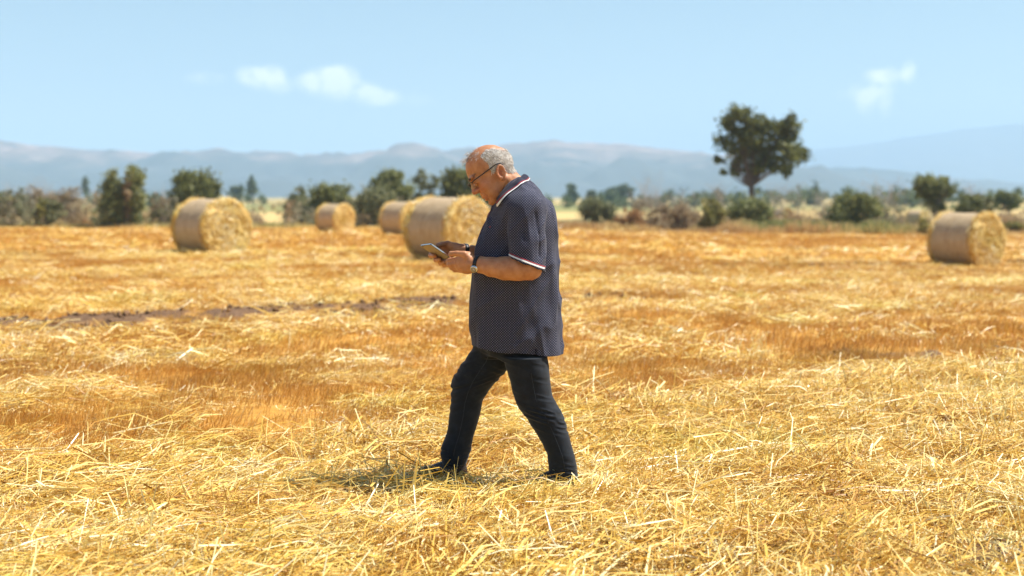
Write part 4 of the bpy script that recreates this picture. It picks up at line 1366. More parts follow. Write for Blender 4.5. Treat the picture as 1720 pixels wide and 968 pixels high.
def in_poly(x, y, poly):
    c = np.zeros(x.shape, bool); n = len(poly)
    for i in range(n):
        (x1, y1), (x2, y2) = poly[i], poly[(i + 1) % n]
        c ^= ((y1 > y) != (y2 > y)) & (x < (x2 - x1) * (y - y1) / (y2 - y1 + 1e-12) + x1)
    return c


HAIR_POLY = [(811, 257), (822, 252.5), (838, 250.5), (850, 253), (862, 263), (866, 274), (863, 285), (852, 288), (847, 279), (840, 275.5), (832, 278), (829, 288), (825.5, 288), (824, 280), (815.5, 271), (808, 262)]


def hair_mask(V):
    """where hair grows: sides and back of the head, thin on the front rim (side view outline, mirrored)"""
    sx = 839 + (V[:, 0] - HO[0]) / PX; sy = 291 - (V[:, 2] - HO[2]) / PX
    jx, jy = 3.5 * vnoise(V[:, 0] * 160, V[:, 1] * 160, V[:, 2] * 160, seed=5), 3.5 * vnoise(V[:, 0] * 160, V[:, 1] * 160, V[:, 2] * 160, seed=6)
    m_ = in_poly(sx + jx, sy + jy, HAIR_POLY).astype(float)
    s_ = np.abs(V[:, 1] - MY) / PX
    bald = (s_ < 17) & (sx < 846) & (sy < 262)
    m_[bald] *= .12
    rim = (sx < 806) & (sx > 778) & (sy < 271) & (sy > 245)
    m_[rim] = np.maximum(m_[rim], .02 + .05 * (sx[rim] < 789))
    return m_


hm_ = hair_mask(Vb)
body_me = np_mesh('body', Vb, Fb, {'ruddy': np.clip(ins, 0, 1), 'stubble': np.clip(hm_ * .55, 0, 1) * (rel[:, 2] * 0 + 1)})
link('body', body_me, SKIN, man)

# hair strands
r = np.random.default_rng(21)
fc = Vb[Fb].mean(1); e1 = Vb[Fb[:, 1]] - Vb[Fb[:, 0]]; e2 = Vb[Fb[:, 2]] - Vb[Fb[:, 0]]
fn_ = unit(np.cross(e1, e2))
if ((fc - fc.mean(0)) * fn_).sum() < 0: fn_ = -fn_
hmf = hair_mask(fc)
sy_f = 291 - (fc[:, 2] - HO[2]) / PX; sx_f = 839 + (fc[:, 0] - HO[0]) / PX
okf = (sy_f < 292) & (sx_f < 872) & (hmf > 0) & (np.abs(fc[:, 1] - MY) < 31.5 * PX)
cand = np.nonzero(okf)[0]
pick = r.choice(cand, 21000, p=hmf[cand] / hmf[cand].sum())
root = fc[pick] + r.normal(0, .0012, (len(pick), 3)); nn_ = fn_[pick]
g_ = unit(np.array([.75, 0, -.62]) + r.normal(0, .28, (len(pick), 3)))
front_ = sx_f[pick] < 806
g_[front_] = unit(np.array([-.55, 0, -.25]) + r.normal(0, .55, (int(front_.sum()), 3)))
g_ = unit(g_ - nn_ * (g_ * nn_).sum(1, keepdims=True))
ln = r.uniform(.010, .020, len(pick))[:, None] * np.where(front_, 1.1, 1.0)[:, None]
P1_ = root + g_ * ln * .5 + nn_ * (.0022 + .0015 * r.random((len(pick), 1)))
P2_ = root + g_ * ln + nn_ * (.0012 + .0028 * r.random((len(pick), 1)))
sd_ = unit(np.cross(g_, nn_) + r.normal(0, .3, (len(pick), 3)))
Vh, Fh = ribbons(root, P1_, P2_, r.uniform(.0004, .0008, len(pick)), sd_)
tone_h = np.clip(r.beta(1.6, 1.6, len(pick)) + .08 + .15 * vnoise(root[:, 0] * 110, root[:, 1] * 110, root[:, 2] * 110, seed=8), 0, 1)
# wispy tuft that sticks out over the forehead
nt_ = 150
tr_ = np.array([P(787 + q[0] * 3 - q[1] * 3.5, 265 + q[1] * 7, 0) for q in np.clip(r.normal(0, 1, (nt_, 2)), -1.1, 1.1)]); tr_[:, 1] = MY + r.uniform(-.05, .05, nt_)
td = unit(np.array([-.75, 0, -.25]) + r.normal(0, .42, (nt_, 3)))
tl = r.uniform(.012, .034, (nt_, 1))
Vt, Ft = ribbons(tr_, tr_ + td * tl * .5 + [0, 0, .004], tr_ + td * tl, np.full(nt_, .0005), unit(np.cross(td, r.normal(0, 1, (nt_, 3)))))
Vh2 = np.concatenate([Vh, Vt]); Fh2 = np.concatenate([Fh, Ft + len(Vh)])
HAIR = leaf_mat('grey_hair', [(0, (.14, .10, .08)), (.4, (.50, .44, .38)), (1, (.97, .95, .91))], .15)
hair_o = link('hair', np_mesh('hair', Vh2, Fh2, {'tone': np.repeat(np.concatenate([tone_h, r.beta(2, 2, nt_)]), 6)}), HAIR, man, smooth=False)
hair_o['kind'] = 'stuff'
# eyebrows
nb_ = 300
bs = r.choice([-1, 1], nb_); bu = 25.5 + r.normal(0, .9, nb_); bsd = bs * r.uniform(4, 19, nb_)
br = np.array([BODY.ray(H(25, u_, s_), Hf, .12) for u_, s_ in zip(bu, bsd)])
bd = unit(Hs[None] * bs[:, None] * .8 + Hu * .15 + Hf * .35 + r.normal(0, .25, (nb_, 3)))
Ve, Fe = ribbons(br - Hf * .001, br + bd * .004 + Hf * .0008, br + bd * .008 - Hf * .001, np.full(nb_, .0006), unit(np.cross(bd, Hf)))
for sd in (-1, 1):
    mk = np.repeat(bs == sd, 6); mf = np.repeat(bs == sd, 2); q = Fe[mf]; re_ = np.cumsum(mk) - 1
    o = link('eyebrow', np_mesh('eyebrow', Ve[mk], re_[q], {'tone': np.repeat(r.uniform(0, .25, int((bs == sd).sum())), 6)}), HAIR, man, smooth=False); o['kind'] = 'stuff'


# ------------------------------------------------------------------ polo shirt
def xz(px, py, dy=0.0):
    q = P(px, py, dy); return q[0], q[2]


def fold_field(x, y, z):
    """drape of the polo: long soft folds, ridged, running mostly downwards"""
    a = 1 - np.abs(vnoise(x * 15 + z * 3.2, y * 12, z * 3.0, seed=61)) * 2
    b_ = 1 - np.abs(vnoise(x * 9 - z * 6.0 + 3, y * 8, z * 6.5 - x * 4, seed=67)) * 2
    c = vnoise(x * 34, y * 30, z * 16, seed=71)
    return .0074 * a + .0070 * b_ + .0018 * c


def build_shirt():
    S = Field([P(778, 0)[0], MY - .42, P(0, 606)[2]], [P(962, 0)[0], MY + .36, P(0, 290)[2]], .0033)
    tab = []
    for (py, fr, bk, hd) in SHIRT_ROWS:
        a_, b_ = P(fr, py)[0], P(bk, py)[0]
        tab.append((P(860, py)[2], (a_ + b_) / 2, MY, (b_ - a_) / 2, hd * PX))
    S.loft([0, 0, 0], [0, 0, 1], [1, 0, 0], [0, 1, 0], tab, k=.01, power=2.25)
    # shoulder yoke, falls from the neck to the arm
    for sd in (-1, 1):
        S.cone(P(868, 322, sd * .07), P(887, 349, sd * .185), 15 * PX, 25 * PX, .035)
    S.cone(P(884, 322, 0), P(903, 360, 0), 13 * PX, 25 * PX, .04)
    # sleeves, trimmed square to the arm
    for sd, a_, b_, ra, rb in ((-1, P(886.5, 356, -.20), P(884, 452, -.262), 30.5 * PX, 27.2 * PX), (1, P(885, 356, .19), P(876, 446, .235), 31 * PX, 27 * PX)):
        F2 = Field(S.lo, S.lo + (S.n - 1) * S.h, S.h); F2.phi = F2.phi[:S.n[0], :S.n[1], :S.n[2]]
        F2.cone(a_, b_, ra, rb, .01)
        h0 = P(858, 431, sd * .2); h1 = P(909.5, 450.5, sd * .2)
        dx, dz = h1[0] - h0[0], h1[2] - h0[2]; nl = math.hypot(dx, dz); nx_, nz_ = dz / nl, -dx / nl
        F2.cut(lambda X, Y, Z: (X - h0[0]) * nx_ + (Z - h0[2]) * nz_ + 0 * Y)
        k = .014
        hh = np.clip(.5 + .5 * (S.phi - F2.phi) / k, 0, 1)
        S.phi = (S.phi * (1 - hh) + F2.phi * hh - k * hh * (1 - hh)).astype(np.float32)
    # soft crease where the near sleeve meets the side of the chest and back
    S.chain([P(862, 372, -.232), P(858, 392, -.232), P(857, 428, -.215)], [.004, .006, .006], .012, 'sub')
    S.chain([P(913, 362, -.20), P(918, 380, -.20), P(917, 405, -.20), P(914, 440, -.20)], [.001, .003, .005, .006], .014, 'sub')
    # pull lines on the sleeve, chest and flank
    for pts, rd in (([P(899, 358, -.285), P(905, 392, -.30), P(906, 430, -.305)], .0035), ([P(884, 352, -.30), P(880, 392, -.315), P(882, 430, -.32)], .0035), ([P(868, 365, -.28), P(864, 395, -.28), P(866, 420, -.29)], .003),
                    ([P(846, 352, -.20), P(834, 386, -.20), P(826, 415, -.20)], .004), ([P(858, 356, -.235), P(848, 390, -.215), P(842, 425, -.20)], .004),
                    ([P(905, 462, -.19), P(894, 500, -.205), P(889, 540, -.205)], .004), ([P(898, 552, -.20), P(912, 566, -.20), P(928, 571, -.18)], .004), ([P(902, 534, -.2), P(916, 540, -.19), P(930, 538, -.16)], .0035),
                    ([P(897, 572, -.20), P(914, 584, -.19), P(932, 586, -.16)], .0035), ([P(820, 470, -.19), P(812, 520, -.19), P(810, 575, -.19)], .005), ([P(842, 480, -.215), P(838, 530, -.21), P(838, 585, -.21)], .005), ([P(866, 478, -.22), P(866, 530, -.22), P(870, 588, -.22)], .004)):
        S.chain(pts, [rd * 1.0, rd * 1.7, rd * 1.1], .014, 'sub')
    S.displace(fold_field, .025)
    # hem, higher at the front; little vent in the near side seam
    xa, za = xz(795, 581.5); xb, zb = xz(943, 595)
    sl_ = (zb - za) / (xb - xa)
    S.cut(lambda X, Y, Z: (za + (X - xa) * sl_ + .004 * np.sin(X * 26) * (Y < MY)) - Z + 0 * Y)
    vx = P(900, 590, -.19)[0]
    S.add(lambda X, Y, Z: np.maximum(np.maximum(np.abs(X - vx - .0) - .0048 - .25 * (za + (X - xa) * sl_ + .03 - Z) * .25, Z - (za + (vx - xa) * sl_ + .034)), Y - (MY - .15)), [vx - .02, MY - .25, za - .1], [vx + .02, MY - .14, za + .04], .002, 'sub', pad=.01)
    # neck opening
    S.cone(P(856, 316, 0), P(846, 300, 0), 25.5 * PX, 27 * PX, .006, 'sub')
    return S


SHIRT = build_shirt()
Vs, Fs = SHIRT.mesh(1)
# open the bottom of the shirt, it is a garment and not a solid
cs = Vs[Fs].mean(1); xa, za = xz(795, 581.5); xb, zb = xz(943, 595)
hem_z = za + (cs[:, 0] - xa) * (zb - za) / (xb - xa)
nz_f = np.cross(Vs[Fs[:, 1]] - Vs[Fs[:, 0]], Vs[Fs[:, 2]] - Vs[Fs[:, 0]]); nz_f = nz_f / (np.linalg.norm(nz_f, axis=1, keepdims=True) + 1e-12)
Fs = Fs[~((np.abs(cs[:, 2] - hem_z) < .008) & (np.abs(nz_f[:, 2]) > .8))]


def shirt_material(dots=True):
    m, t, b = new_mat('polo_cloth' if dots else 'polo_trim_navy')
    navy = (.022, .022, .042)
    b.inputs['Roughness'].default_value = .85
    b.inputs['Specular IOR Level'].default_value = .2
    b.inputs['Sheen Weight'].default_value = .06
    if not dots:
        b.inputs['Base Color'].default_value = (*navy, 1); return m
    g = N(t, 'ShaderNodeNewGeometry')
    sp = N(t, 'ShaderNodeSeparateXYZ'); t.links.new(g.outputs['Position'], sp.inputs[0])
    sn = N(t, 'ShaderNodeSeparateXYZ'); t.links.new(g.outputs['True Normal'], sn.inputs[0])
    ay = M(t, 'ABSOLUTE', sn.outputs[1]); ax = M(t, 'ABSOLUTE', sn.outputs[0])
    side = M(t, 'GREATER_THAN', ax, M(t, 'MULTIPLY', ay, 1.7))
    # u runs round the body: x on the flanks, y on chest and back
    uu = M(t, 'ADD', M(t, 'MULTIPLY', sp.outputs[0], M(t, 'SUBTRACT', 1.0, side)), M(t, 'MULTIPLY', sp.outputs[1], side))
    cell = .0128
    a = M(t, 'DIVIDE', M(t, 'ADD', uu, sp.outputs[2]), cell); c_ = M(t, 'DIVIDE', M(t, 'SUBTRACT', uu, sp.outputs[2]), cell)
    fa = M(t, 'SUBTRACT', M(t, 'FRACT', a), .5); fb = M(t, 'SUBTRACT', M(t, 'FRACT', c_), .5)
    rr = M(t, 'SQRT', M(t, 'ADD', M(t, 'MULTIPLY', fa, fa), M(t, 'MULTIPLY', fb, fb)))
    dot = M(t, 'SUBTRACT', 1.0, M(t, 'MULTIPLY', M(t, 'SUBTRACT', rr, .22), 12.0, clamp=True), clamp=True)
    nn = N(t, 'ShaderNodeTexNoise'); nn.inputs['Scale'].default_value = 60; t.links.new(g.outputs['Position'], nn.inputs['Vector'])
    base = MIX(t, nn.outputs['Fac'], (.013, .015, .034), (.026, .028, .055))
    t.links.new(MIX(t, M(t, 'MULTIPLY', dot, .58), base, (.25, .25, .31)), b.inputs['Base Color'])
    return m


CLOTH = shirt_material(); TRIM = shirt_material(False)
WHITE = flat_mat('white_rib', (.78, .77, .76), .8, .2); RED = flat_mat('red_rib', (.42, .045, .05), .8, .2)
shirt = link('polo_shirt', np_mesh('polo_shirt', Vs, Fs), CLOTH, man)

# collar: rises from the neck, folds and falls outwards
nth, nv = 80, 12
TH = np.linspace(-2.62, 2.62, nth)            # 0 = nape
vv = np.linspace(0, 1, nv)


def collar_pt(th, v, off=0.0):
    def loop(cx, cy, ex, ey, hw):
        c = P(cx, cy, 0); e = P(cx + ex, cy + ey, 0) - c
        return c + e * math.cos(th) + np.array([0, 1, 0]) * hw * math.sin(th)
    inner = loop(858.5, 321, 19, -22, .080)
    top = loop(858, 316.5, 21.5, -23.5, .085)
    low = loop(868, 323.5, 21.5, -21.5, .116)
    tipx = math.exp(-((abs(th) - 2.62) / .5) ** 2)
    low = low + np.array([.012, 0, -.012]) * tipx
    if v < .25:
        q = inner + (top - inner) * (v / .25)
    else:
        w = (v - .25) / .75
        q = top + (low - top) * w + np.array([0, 0, .007]) * math.sin(w * math.pi)
    if off:
        outw = unit(low - loop(858, 322, 0, 0, 0)); q = q + outw * off
    return q


V = np.array([collar_pt(th, v) for th in TH for v in vv])
# let the collar lie on the shirt instead of sinking into it
for i in range(len(V)):
    for _ in range(6):
        d_ = float(SHIRT.sample(V[i]))
        if d_ < .004 and (i % nv) > 3: V[i] = V[i] + unit(V[i] - np.array([P(866, 345)[0], MY, P(0, 345)[2]])) * (.0045 - d_)
V3 = V.reshape(nth, nv, 3)
n_ = np.cross(np.gradient(V3, axis=0), np.gradient(V3, axis=1)); n_ = unit(n_)
if (n_[:, -1] * (V3[:, -1] - V3.mean((0, 1)))).sum() < 0: n_ = -n_


def strip(grid, nrm, name, mat, parent, th0=0.0, thick=.0025):
    """cloth strip with real thickness from a point grid"""
    a, b_ = grid.shape[:2]
    top = grid + nrm * (th0 + thick); bot = grid + nrm * th0
    V_ = np.concatenate([top.reshape(-1, 3), bot.reshape(-1, 3)]); F_ = []
    o = a * b_
    for i in range(a - 1):
        for j in range(b_ - 1):
            q = (i * b_ + j, (i + 1) * b_ + j, (i + 1) * b_ + j + 1, i * b_ + j + 1)
            F_.append(q); F_.append(tuple(o + k for k in q[::-1]))
    for i in range(a - 1):
        for j in (0, b_ - 1):
            F_.append((i * b_ + j, (i + 1) * b_ + j, o + (i + 1) * b_ + j, o + i * b_ + j))
    for j in range(b_ - 1):
        for i in (0, a - 1):
            F_.append((i * b_ + j, i * b_ + j + 1, o + i * b_ + j + 1, o + i * b_ + j))
    return link(name, np_mesh(name, V_, np.array(F_)), mat, parent)


collar = strip(V3, n_, 'collar', TRIM, shirt)
collar.matrix_parent_inverse = Matrix.Identity(4)


def regrid(G, v0, v1, m=3):
    t_ = np.linspace(v0, v1, m) * (G.shape[1] - 1); i = np.clip(t_.astype(int), 0, G.shape[1] - 2); f = (t_ - i)[None, :, None]
    return G[:, i] * (1 - f) + G[:, i + 1] * f


for nm, mt, v0, v1 in (('collar_stripe', WHITE, .93, 1.0), ('collar_stripe', RED, .845, .89)):
    o = strip(regrid(V3, v0, v1), unit(regrid(n_, v0, v1)), nm, mt, collar, .0027, .0009)
    o['label'] = 'white edge stripe' if mt is WHITE else 'thin red stripe'

# striped ribs at the sleeve hems
for sd in (-1, 1):
    ax = unit(P(883.7, 440.7, sd * .255) - P(886.5, 400, sd * .235)); hemn = unit(np.array([P(909.5, 450.5)[0] - P(858, 431)[0], 0, P(909.5, 450.5)[2] - P(858, 431)[2]]))
    e1_ = hemn; e2_ = np.array([0, 1, 0]); nrm_ = unit(np.cross(e2_, e1_)); nrm_ = nrm_ if nrm_[2] > 0 else -nrm_
    c0 = P(884, 440.5, sd * .255)
    for nm, mt, o0, o1, lb in (('sleeve_rib', WHITE, .0010, .0082, 'white sleeve edge'), ('sleeve_stripe', RED, .0110, .0140, 'thin red sleeve stripe')):
        G = []
        for q in np.linspace(0, 2 * math.pi, 49):
            dr = e1_ * math.cos(q) + e2_ * math.sin(q)
            row = []
            for h_ in np.linspace(o0, o1, 3):
                pt = SHIRT.ray(c0 + nrm_ * max(h_, .004), dr, .16); row.append(pt - nrm_ * (max(h_, .004) - h_))
            G.append(row)
        G = np.array(G)
        # do not let the ring run off over the torso
        rad_ = np.linalg.norm(G - c0, axis=2, keepdims=True); lim = 31 * PX
        G = c0 + (G - c0) * np.minimum(1, lim / rad_)
        o = strip(G, unit(G - c0 - ((G - c0) @ nrm_)[..., None] * nrm_), nm, mt, shirt, .0016, .0020); o['label'] = lb

# placket with buttons down the chest, small red chest emblem
G = []
core = lambda py: np.array([P(862, py)[0], MY, P(862, py)[2]])
for py in np.linspace(344, 402, 16):
    G.append([SHIRT.ray(core(py) + [0, s_, 0], [-1, 0, 0], .3) for s_ in np.linspace(-.019, .019, 5)])
G = np.array(G); nn2 = np.broadcast_to(np.array([-1.0, 0, .12]), G.shape)
plk = strip(G, unit(nn2), 'placket', TRIM, shirt, .0005, .0022)
o = strip(G[:, :2] * [1, 1, 1], unit(nn2[:, :2]), 'placket_piping', flat_mat('pink_piping', (.55, .16, .17), .8), plk, .003, .0006)
BUT = flat_mat('button_plastic', (.55, .54, .56), .35, .5)
for py in (350, 368, 387):
    c = SHIRT.ray(core(py), [-1, 0, 0], .3) + [-.004, 0, 0]
    mb = MB(); mb.tube([c, c + [-.0012, 0, .0001], c + [-.0018, 0, .0001]], [.0052, .0052, .0040], 14); mb.build('button', BUT, plk)
emb = SHIRT.ray(P(838, 381, 0), [-.35, -1, 0], .35)
et = unit(np.array([1, -.35, 0])); eu = np.array([0, 0, 1.0]); eo = unit(np.array([-.35, -1, 0])) * .0015
mb = MB()
for pts in ([(-.006, 0), (.006, .002)], [(-.003, -.003), (.003, .005)], [(.0, .001), (.004, -.004)], [(-.004, .001), (-.005, .005)]):
    mb.tube([emb + et * a + eu * b_ + eo for a, b_ in pts], .0009, 5)
mb.build('chest_emblem', RED, shirt)

# ------------------------------------------------------------------ jeans
NEARL = [(600, 844, 919), (623, 852, 922), (645, 858, 925), (667, 863.5, 928), (686, 872.5, 938), (705, 888, 946.5), (733, 904, 956), (761.5, 919.5, 963.5), (786.6, 923, 969.8), (822, 923.5, 972)]
FARL = [(566, 801, 880), (586, 793, 868), (604.5, 781.5, 860), (622, 769, 849), (637, 762, 836), (655, 759.5, 820.6), (674, 758, 810), (696, 755.5, 806.5), (727, 751, 797), (745, 744, 792), (757, 741, 790), (772, 741, 785), (779, 744, 783)]


def build_jeans():
    J = Field([P(726, 0)[0], MY - .28, .0], [P(990, 0)[0], MY + .30, P(0, 556)[2]], .0033)
    def rows(src, dys, hds):
        out = []
        for i, (py, l_, r_) in enumerate(src):
            f = i / (len(src) - 1); dy = dys[0] + (dys[1] - dys[0]) * f; hd = np.interp(f, [0, .35, .7, 1], hds)
            a_, b_ = P(l_, py, dy)[0], P(r_, py, dy)[0]
            out.append((P(860, py, dy)[2], (a_ + b_) / 2, MY + dy, (b_ - a_) / 2, hd))
        return out
    X_, Y_, Z_ = [1, 0, 0], [0, 1, 0], [0, 0, 1]
    J.loft([0, 0, 0], Z_, X_, Y_, rows(FARL, (.085, .14), (.098, .085, .070, .066)), k=.008, power=2.1)
    J.loft([0, 0, 0], Z_, X_, Y_, rows(NEARL, (-.095, -.115), (.100, .085, .070, .064)), k=.012, power=2.1)
    pel = [(548, 803, 926, .15), (575, 805, 922, .15), (596, 818, 912, .125)]
    J.loft([0, 0, 0], Z_, X_, Y_, [(P(860, py)[2], (P(a_, py)[0] + P(b_, py)[0]) / 2, MY, (P(b_, py)[0] - P(a_, py)[0]) / 2, hd) for py, a_, b_, hd in pel], k=.055)

    zk_n, zk_f = P(0, 692)[2], P(0, 650)[2]

    def wr(x, y, z):
        near = y < MY
        zk = np.where(near, zk_n, zk_f)
        bend = np.exp(-((z - zk) / .07) ** 2)
        xs_ = np.where(near, x * .5, x)
        tilt = z * 46 + np.where(near, x * 14, -x * 16)
        w1 = (1 - np.abs(vnoise(x * 7, y * 9, tilt, seed=81)) * 2) * (.0058 * bend + .0016)
        low = np.exp(-((z - np.where(near, P(0, 800)[2], P(0, 765)[2])) / .045) ** 2)
        w2 = (1 - np.abs(vnoise(x * 8, y * 8, z * 44 + x * 6, seed=85)) * 2) * .0048 * low
        up = np.exp(-((z - P(0, 625)[2]) / .05) ** 2) * (~near)
        w3 = (1 - np.abs(vnoise(x * 12, y * 8, z * 58 + x * 30, seed=87)) * 2) * .0045 * up
        return w1 + w2 + w3 + .0022 * vnoise(x * 22, y * 20, z * 13, seed=83)
    J.displace(wr, .02)
    return J


JEANS = build_jeans()
Vj, Fj = JEANS.mesh(1)
m, t, b = new_mat('dark_denim')
g = N(t, 'ShaderNodeNewGeometry'); nn = N(t, 'ShaderNodeTexNoise'); nn.inputs['Scale'].default_value = 18; nn.inputs['Detail'].default_value = 6; nn.inputs['Roughness'].default_value = .7
t.links.new(g.outputs['Position'], nn.inputs['Vector'])
n3 = N(t, 'ShaderNodeTexNoise'); n3.inputs['Scale'].default_value = 420; n3.inputs['Detail'].default_value = 2; t.links.new(g.outputs['Position'], n3.inputs['Vector'])
c = ramp(t, nn.outputs['Fac'], [(.35, (.006, .0075, .011)), (.55, (.010, .013, .019)), (.72, (.019, .025, .035))])
c = MIX(t, M(t, 'MULTIPLY', n3.outputs['Fac'], .35), c, (.022, .028, .038))
t.links.new(c, b.inputs['Base Color']); b.inputs['Roughness'].default_value = .85; b.inputs['Specular IOR Level'].default_value = .2; b.inputs['Sheen Weight'].default_value = .12
DENIM = m
jeans = link('jeans', np_mesh('jeans', Vj, Fj), DENIM, man)
STITCH = flat_mat('seam_thread', (.035, .04, .05), .9)
for (src, dy0, dy1, f) in ((NEARL, -.095, -.115, .56), (FARL, .085, .14, .45)):
    pts = []
    for i, (py, l_, r_) in enumerate(src[1:-1]):
        ff = (i + 1) / (len(src) - 1); dy = dy0 + (dy1 - dy0) * ff; cx = l_ + (r_ - l_) * f
        c = P((l_ + r_) / 2, py, dy); d_ = P(cx, py, dy) + [0, -.09, 0] - c
        pts.append(JEANS.ray(c, d_, .2))
    mb = MB(); mb.tube(pts, .0013, 5); mb.build('side_seam', STITCH, jeans)

# ------------------------------------------------------------------ shoes
LEATHER = flat_mat('dark_shoe', (.035, .022, .018), .45, .4, noise=.3, nscale=60); SOLE = flat_mat('rubber_sole', (.05, .042, .038), .8, .2)


def shoe(heel, toe, ankle, lift=0.0):
    heel = np.array(heel); toe = np.array(toe); d = unit((toe - heel) * [1, 1, 0]); sdv = np.array([-d[1], d[0], 0]); L_ = np.linalg.norm(toe - heel)
    lo = np.minimum(np.minimum(heel, toe), ankle) - .08; hi = np.maximum(np.maximum(heel, toe), ankle) + .08
    S_ = Field(lo, hi, .0035)
    up = np.array([0, 0, 1.0])
    at = lambda f, h_: heel + (toe - heel) * f + up * h_
    S_.cone(at(.10, .045), at(.40, .045), .036, .043, .02)
    S_.cone(at(.40, .040), at(.84, .026), .043, .036, .03)
    S_.cone(at(.12, .06), np.array(ankle), .034, .036, .02)
    S_.cone(at(.55, .045), at(.15, .085), .030, .036, .02)
    base = min(heel[2], toe[2])
    S_.cut(lambda X, Y, Z: (heel[2] + ((X - heel[0]) * d[0] + (Y - heel[1]) * d[1]) / L_ * (toe[2] - heel[2]) + .012) - Z)
    V_, F_ = S_.mesh(1)
    o = link('shoe', np_mesh('shoe', V_, F_), LEATHER, man)
    # sole: outline slab
    prof = [(-.02, .0), (-.01, .026), (.10, .034), (.3, .034), (.45, .036), (.7, .045), (.88, .040), (1.0, .024), (1.04, 0)]
    out = [heel + (toe - heel) * f + sdv * w for f, w in prof] + [heel + (toe - heel) * f - sdv * w for f, w in prof[::-1][1:-1]]
    n = len(out); V_ = [p + up * .002 for p in out] + [p + up * .016 for p in out] + [at(.5, .002), at(.5, .016)]
    F_ = []
    for i in range(n):
        j = (i + 1) % n; F_ += [(i, j, n + j, n + i), (j, i, 2 * n, 2 * n), (n + i, n + j, 2 * n + 1, 2 * n + 1)]
    mb = MB(); mb.add(np.array(V_), F_); mb.build('sole', SOLE, o, False)
    lb = MB()
    for f in (.42, .50, .58):
        c = at(f, .083 - (f - .42) * .16); lb.tube([c - sdv * .022 - up * .006, c + up * .003, c + sdv * .022 - up * .006], .0025, 5)
    lb.build('laces', STITCH, o)
    return o


zf = -.018
fh = P(781, 800, .14); fh[2] = zf; ft = P(701, 800, .16); ft[2] = zf + .012
shoe(fh, ft, P(764, 770, .14))
zn = -.026
nh = P(956, 818, -.115); nh[2] = zn + .02; nt_o = P(880, 818, -.13); nt_o[2] = zn
shoe(nh, nt_o, P(945, 786, -.115))

# ------------------------------------------------------------------ glasses, watch, wrist band
FRAME = flat_mat('glasses_frame', (.035, .03, .03), .35, .5)
METAL = flat_mat('polished_metal', (.72, .70, .66), .22, .5, 1.0)
GLASS, gt, gb = new_mat('lens_glass')
gtr = N(gt, 'ShaderNodeBsdfTransparent'); gtr.inputs[0].default_value = (.93, .95, .94, 1); ggl = N(gt, 'ShaderNodeBsdfGlossy'); ggl.inputs['Roughness'].default_value = .03
gmx = N(gt, 'ShaderNodeMixShader')
gmx.inputs[0].default_value = .05; gt.links.new(gtr.outputs[0], gmx.inputs[1]); gt.links.new(ggl.outputs[0], gmx.inputs[2]); gt.links.new(gmx.outputs[0], gt.nodes['Material Output'].inputs['Surface'])
root_g = None
gm_ = MB()
gm_.tube([H(50.5, 21.5, -4), H(51.8, 22, 0), H(50.5, 21.5, 4)], 0.7 * PX, 6)
gls = gm_.build('eyeglasses', FRAME, man)
for sd in (-1, 1):
    c = H(49.5, 15.5, sd * 12.8); tiltv = unit(Hu * .97 + Hf * .10); wr_ = unit(Hs * sd * .96 - Hf * .24)
    loop = [c + tiltv * 6.6 * PX * np.sign(math.sin(q)) * abs(math.sin(q)) ** .8 + wr_ * 9.6 * PX * np.sign(math.cos(q)) * abs(math.cos(q)) ** .8 for q in np.linspace(0, 2 * math.pi, 33)]
    mb = MB(); mb.tube(loop[:17], .7 * PX, 6); mb.build('rim', FRAME, gls)
    mb = MB(); mb.tube(loop[16:], .28 * PX, 6); o = mb.build('lower_rim', METAL, gls); o['label'] = 'thin shiny lower rim'
    n = len(loop) - 1; nrm_ = unit(np.cross(tiltv, wr_))
    V_ = [p + nrm_ * .0008 for p in loop[:-1]] + [p - nrm_ * .0008 for p in loop[:-1]] + [c + nrm_ * .0008, c - nrm_ * .0008]; F_ = []
    for i in range(n):
        j = (i + 1) % n; F_ += [(i, j, 2 * n, 2 * n), (n + j, n + i, 2 * n + 1, 2 * n + 1), (i, n + i, n + j, j)]
    mb = MB(); mb.add(np.array(V_), F_); mb.build('lens', GLASS, gls)
    mb = MB(); mb.tube([c + wr_ * 9.4 * PX + tiltv * 3.5 * PX, H(44, 19.5, sd * 25.5), H(20, 16.5, sd * 29.2), H(-2, 14.0, sd * 30), H(-8, 11, sd * 29.5), H(-11, 5, sd * 29)], [1.2 * PX, 1.1 * PX, 1.0 * PX, .95 * PX, .9 * PX, .8 * PX], 6)
    mb.build('temple_arm', FRAME, gls)


def band(c, ax, fld, w, th0, th1, name, mat, parent, up=(0, 0, 1)):
    ax = unit(np.array(ax)); e1_ = unit(np.cross(ax, up)); e2_ = np.cross(e1_, ax)
    G = []
    for q in np.linspace(0, 2 * math.pi, 41):
        dr = e1_ * math.cos(q) + e2_ * math.sin(q)
        G.append([fld.ray(c + ax * h_, dr, .08) for h_ in np.linspace(-w / 2, w / 2, 4)])
    G = np.array(G); nr = G - c - ((G - c) @ ax)[..., None] * ax
    return strip(G, unit(nr), name, mat, parent, th0, th1)


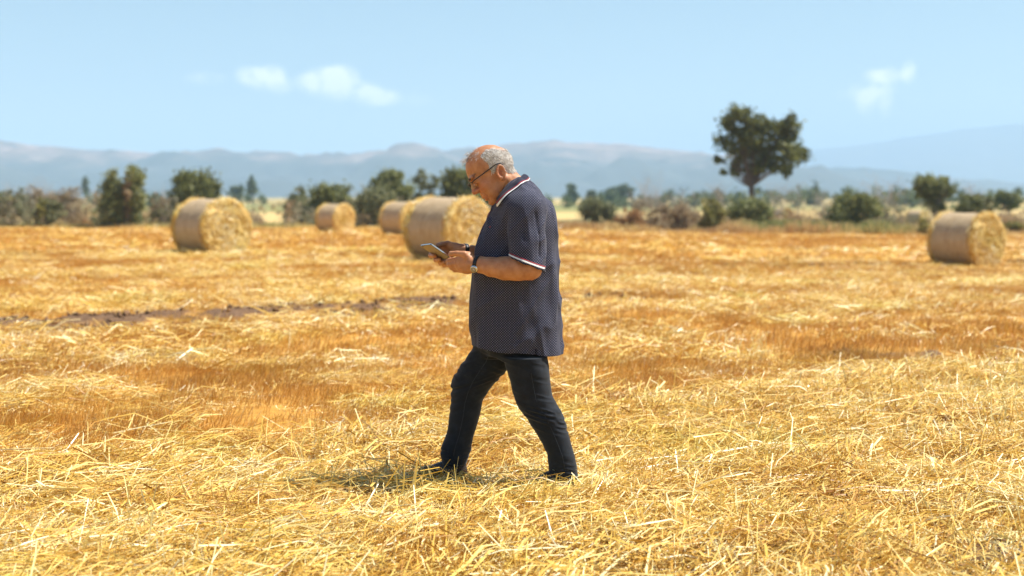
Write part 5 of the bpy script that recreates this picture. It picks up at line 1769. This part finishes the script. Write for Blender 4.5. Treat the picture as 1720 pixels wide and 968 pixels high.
STRAP = flat_mat('black_strap', (.012, .012, .015), .4, .4)
wc = P(801.5, 444.5, -.209); wax = P(825, 448.5, -.232) - P(801.5, 444.5, -.209)
wat = band(wc, wax, BODY, .019, .0006, .0022, 'wristwatch', STRAP, man)
dd = unit(np.array([-.12, -.86, -.52])); dd = unit(dd - unit(wax) * (dd @ unit(wax)))
dc = BODY.ray(wc, dd, .08)
mb = MB(); mb.tube([dc + dd * .001, dc + dd * .008, dc + dd * .0105], [.0195, .0195, .0170], 28); case = mb.build('watch_case', METAL, wat)
mb = MB(); mb.tube([dc + dd * .0108, dc + dd * .0112], [.0155, .0155], 28); mb.build('watch_dial', flat_mat('watch_dial', (.30, .26, .20), .3, .5), case)
a1 = unit(wax); a2 = np.cross(dd, a1)
mb = MB(); mb.tube([dc + dd * .0118, dc + dd * .0118 + a2 * .010], .0007, 4); mb.tube([dc + dd * .0118, dc + dd * .0118 + a1 * .007], .0008, 4); mb.build('watch_hands', WHITE, case)
fax = P(812, 426, .115) - P(778, 420.5, .07)
band(P(781, 421, .074), fax, BODY, .020, .0006, .0028, 'wrist_band', STRAP, man)

# ------------------------------------------------------------------ the tablet he holds (a thing of its own)
tB = P(723.8, 409.6, -.18); tC = P(759, 433.6, -.145); tA = P(704.3, 410.8, -.03)
te1 = tC - tB; te2 = tA - tB; tD = tA + te1
tn = unit(np.cross(te1, te2)); tn = tn if tn[0] + tn[2] > 0 else -tn       # screen side
tab = empty('tablet', tuple((tB + tD) / 2)); tag(tab, 'thin silver backed tablet held in both hands of the man', 'tablet')
TBACK = flat_mat('tablet_back', (.16, .15, .145), .33, .5, 1.0); TEDGE = flat_mat('tablet_edge', (.75, .74, .72), .25, .5, 1.0); TSCR = flat_mat('tablet_screen', (.01, .01, .012), .06, .6)


def slab(name, corners, r0, z0, z1, mat, parent, inset=0.0):
    A_, B_, C_, D_ = [np.array(v) for v in corners]; u_ = unit(B_ - A_); v_ = unit(D_ - A_ - u_ * ((D_ - A_) @ u_)); W_ = np.linalg.norm(B_ - A_); H_ = (D_ - A_) @ v_
    pts = []
    for cx, cy, a0 in ((W_ - inset - r0, inset + r0, -90), (W_ - inset - r0, H_ - inset - r0, 0), (inset + r0, H_ - inset - r0, 90), (inset + r0, inset + r0, 180)):
        for k in range(6):
            q = math.radians(a0 + 18 * k); pts.append(A_ + u_ * (cx + r0 * math.cos(q)) + v_ * (cy + r0 * math.sin(q)))
    n = len(pts); c = (A_ + C_) / 2
    V_ = [p + tn * z0 for p in pts] + [p + tn * z1 for p in pts] + [sum(pts) / n + tn * z0, sum(pts) / n + tn * z1]; F_ = []
    for i in range(n):
        j = (i + 1) % n; F_ += [(i, j, n + j, n + i), (j, i, 2 * n, 2 * n), (n + i, n + j, 2 * n + 1, 2 * n + 1)]
    mb = MB(); mb.add(np.array(V_), F_); return mb.build(name, mat, parent, False)


cor = (tB, tC, tD, tA)
slab('back_shell', cor, .008, -.0042, -.0024, TBACK, tab, .0008)
slab('metal_edge', cor, .008, -.0023, .0026, TEDGE, tab)
slab('screen', cor, .006, .0027, .0034, TSCR, tab, .0012)
cc = tA + (tB - tA) * .17 + te1 * .09 - tn * .0044
mb = MB(); mb.tube([cc, cc - tn * .0016], [.006, .0056], 20); ln_ = mb.build('camera_lens', flat_mat('camera_black', (.01, .01, .012), .1, .6), tab)
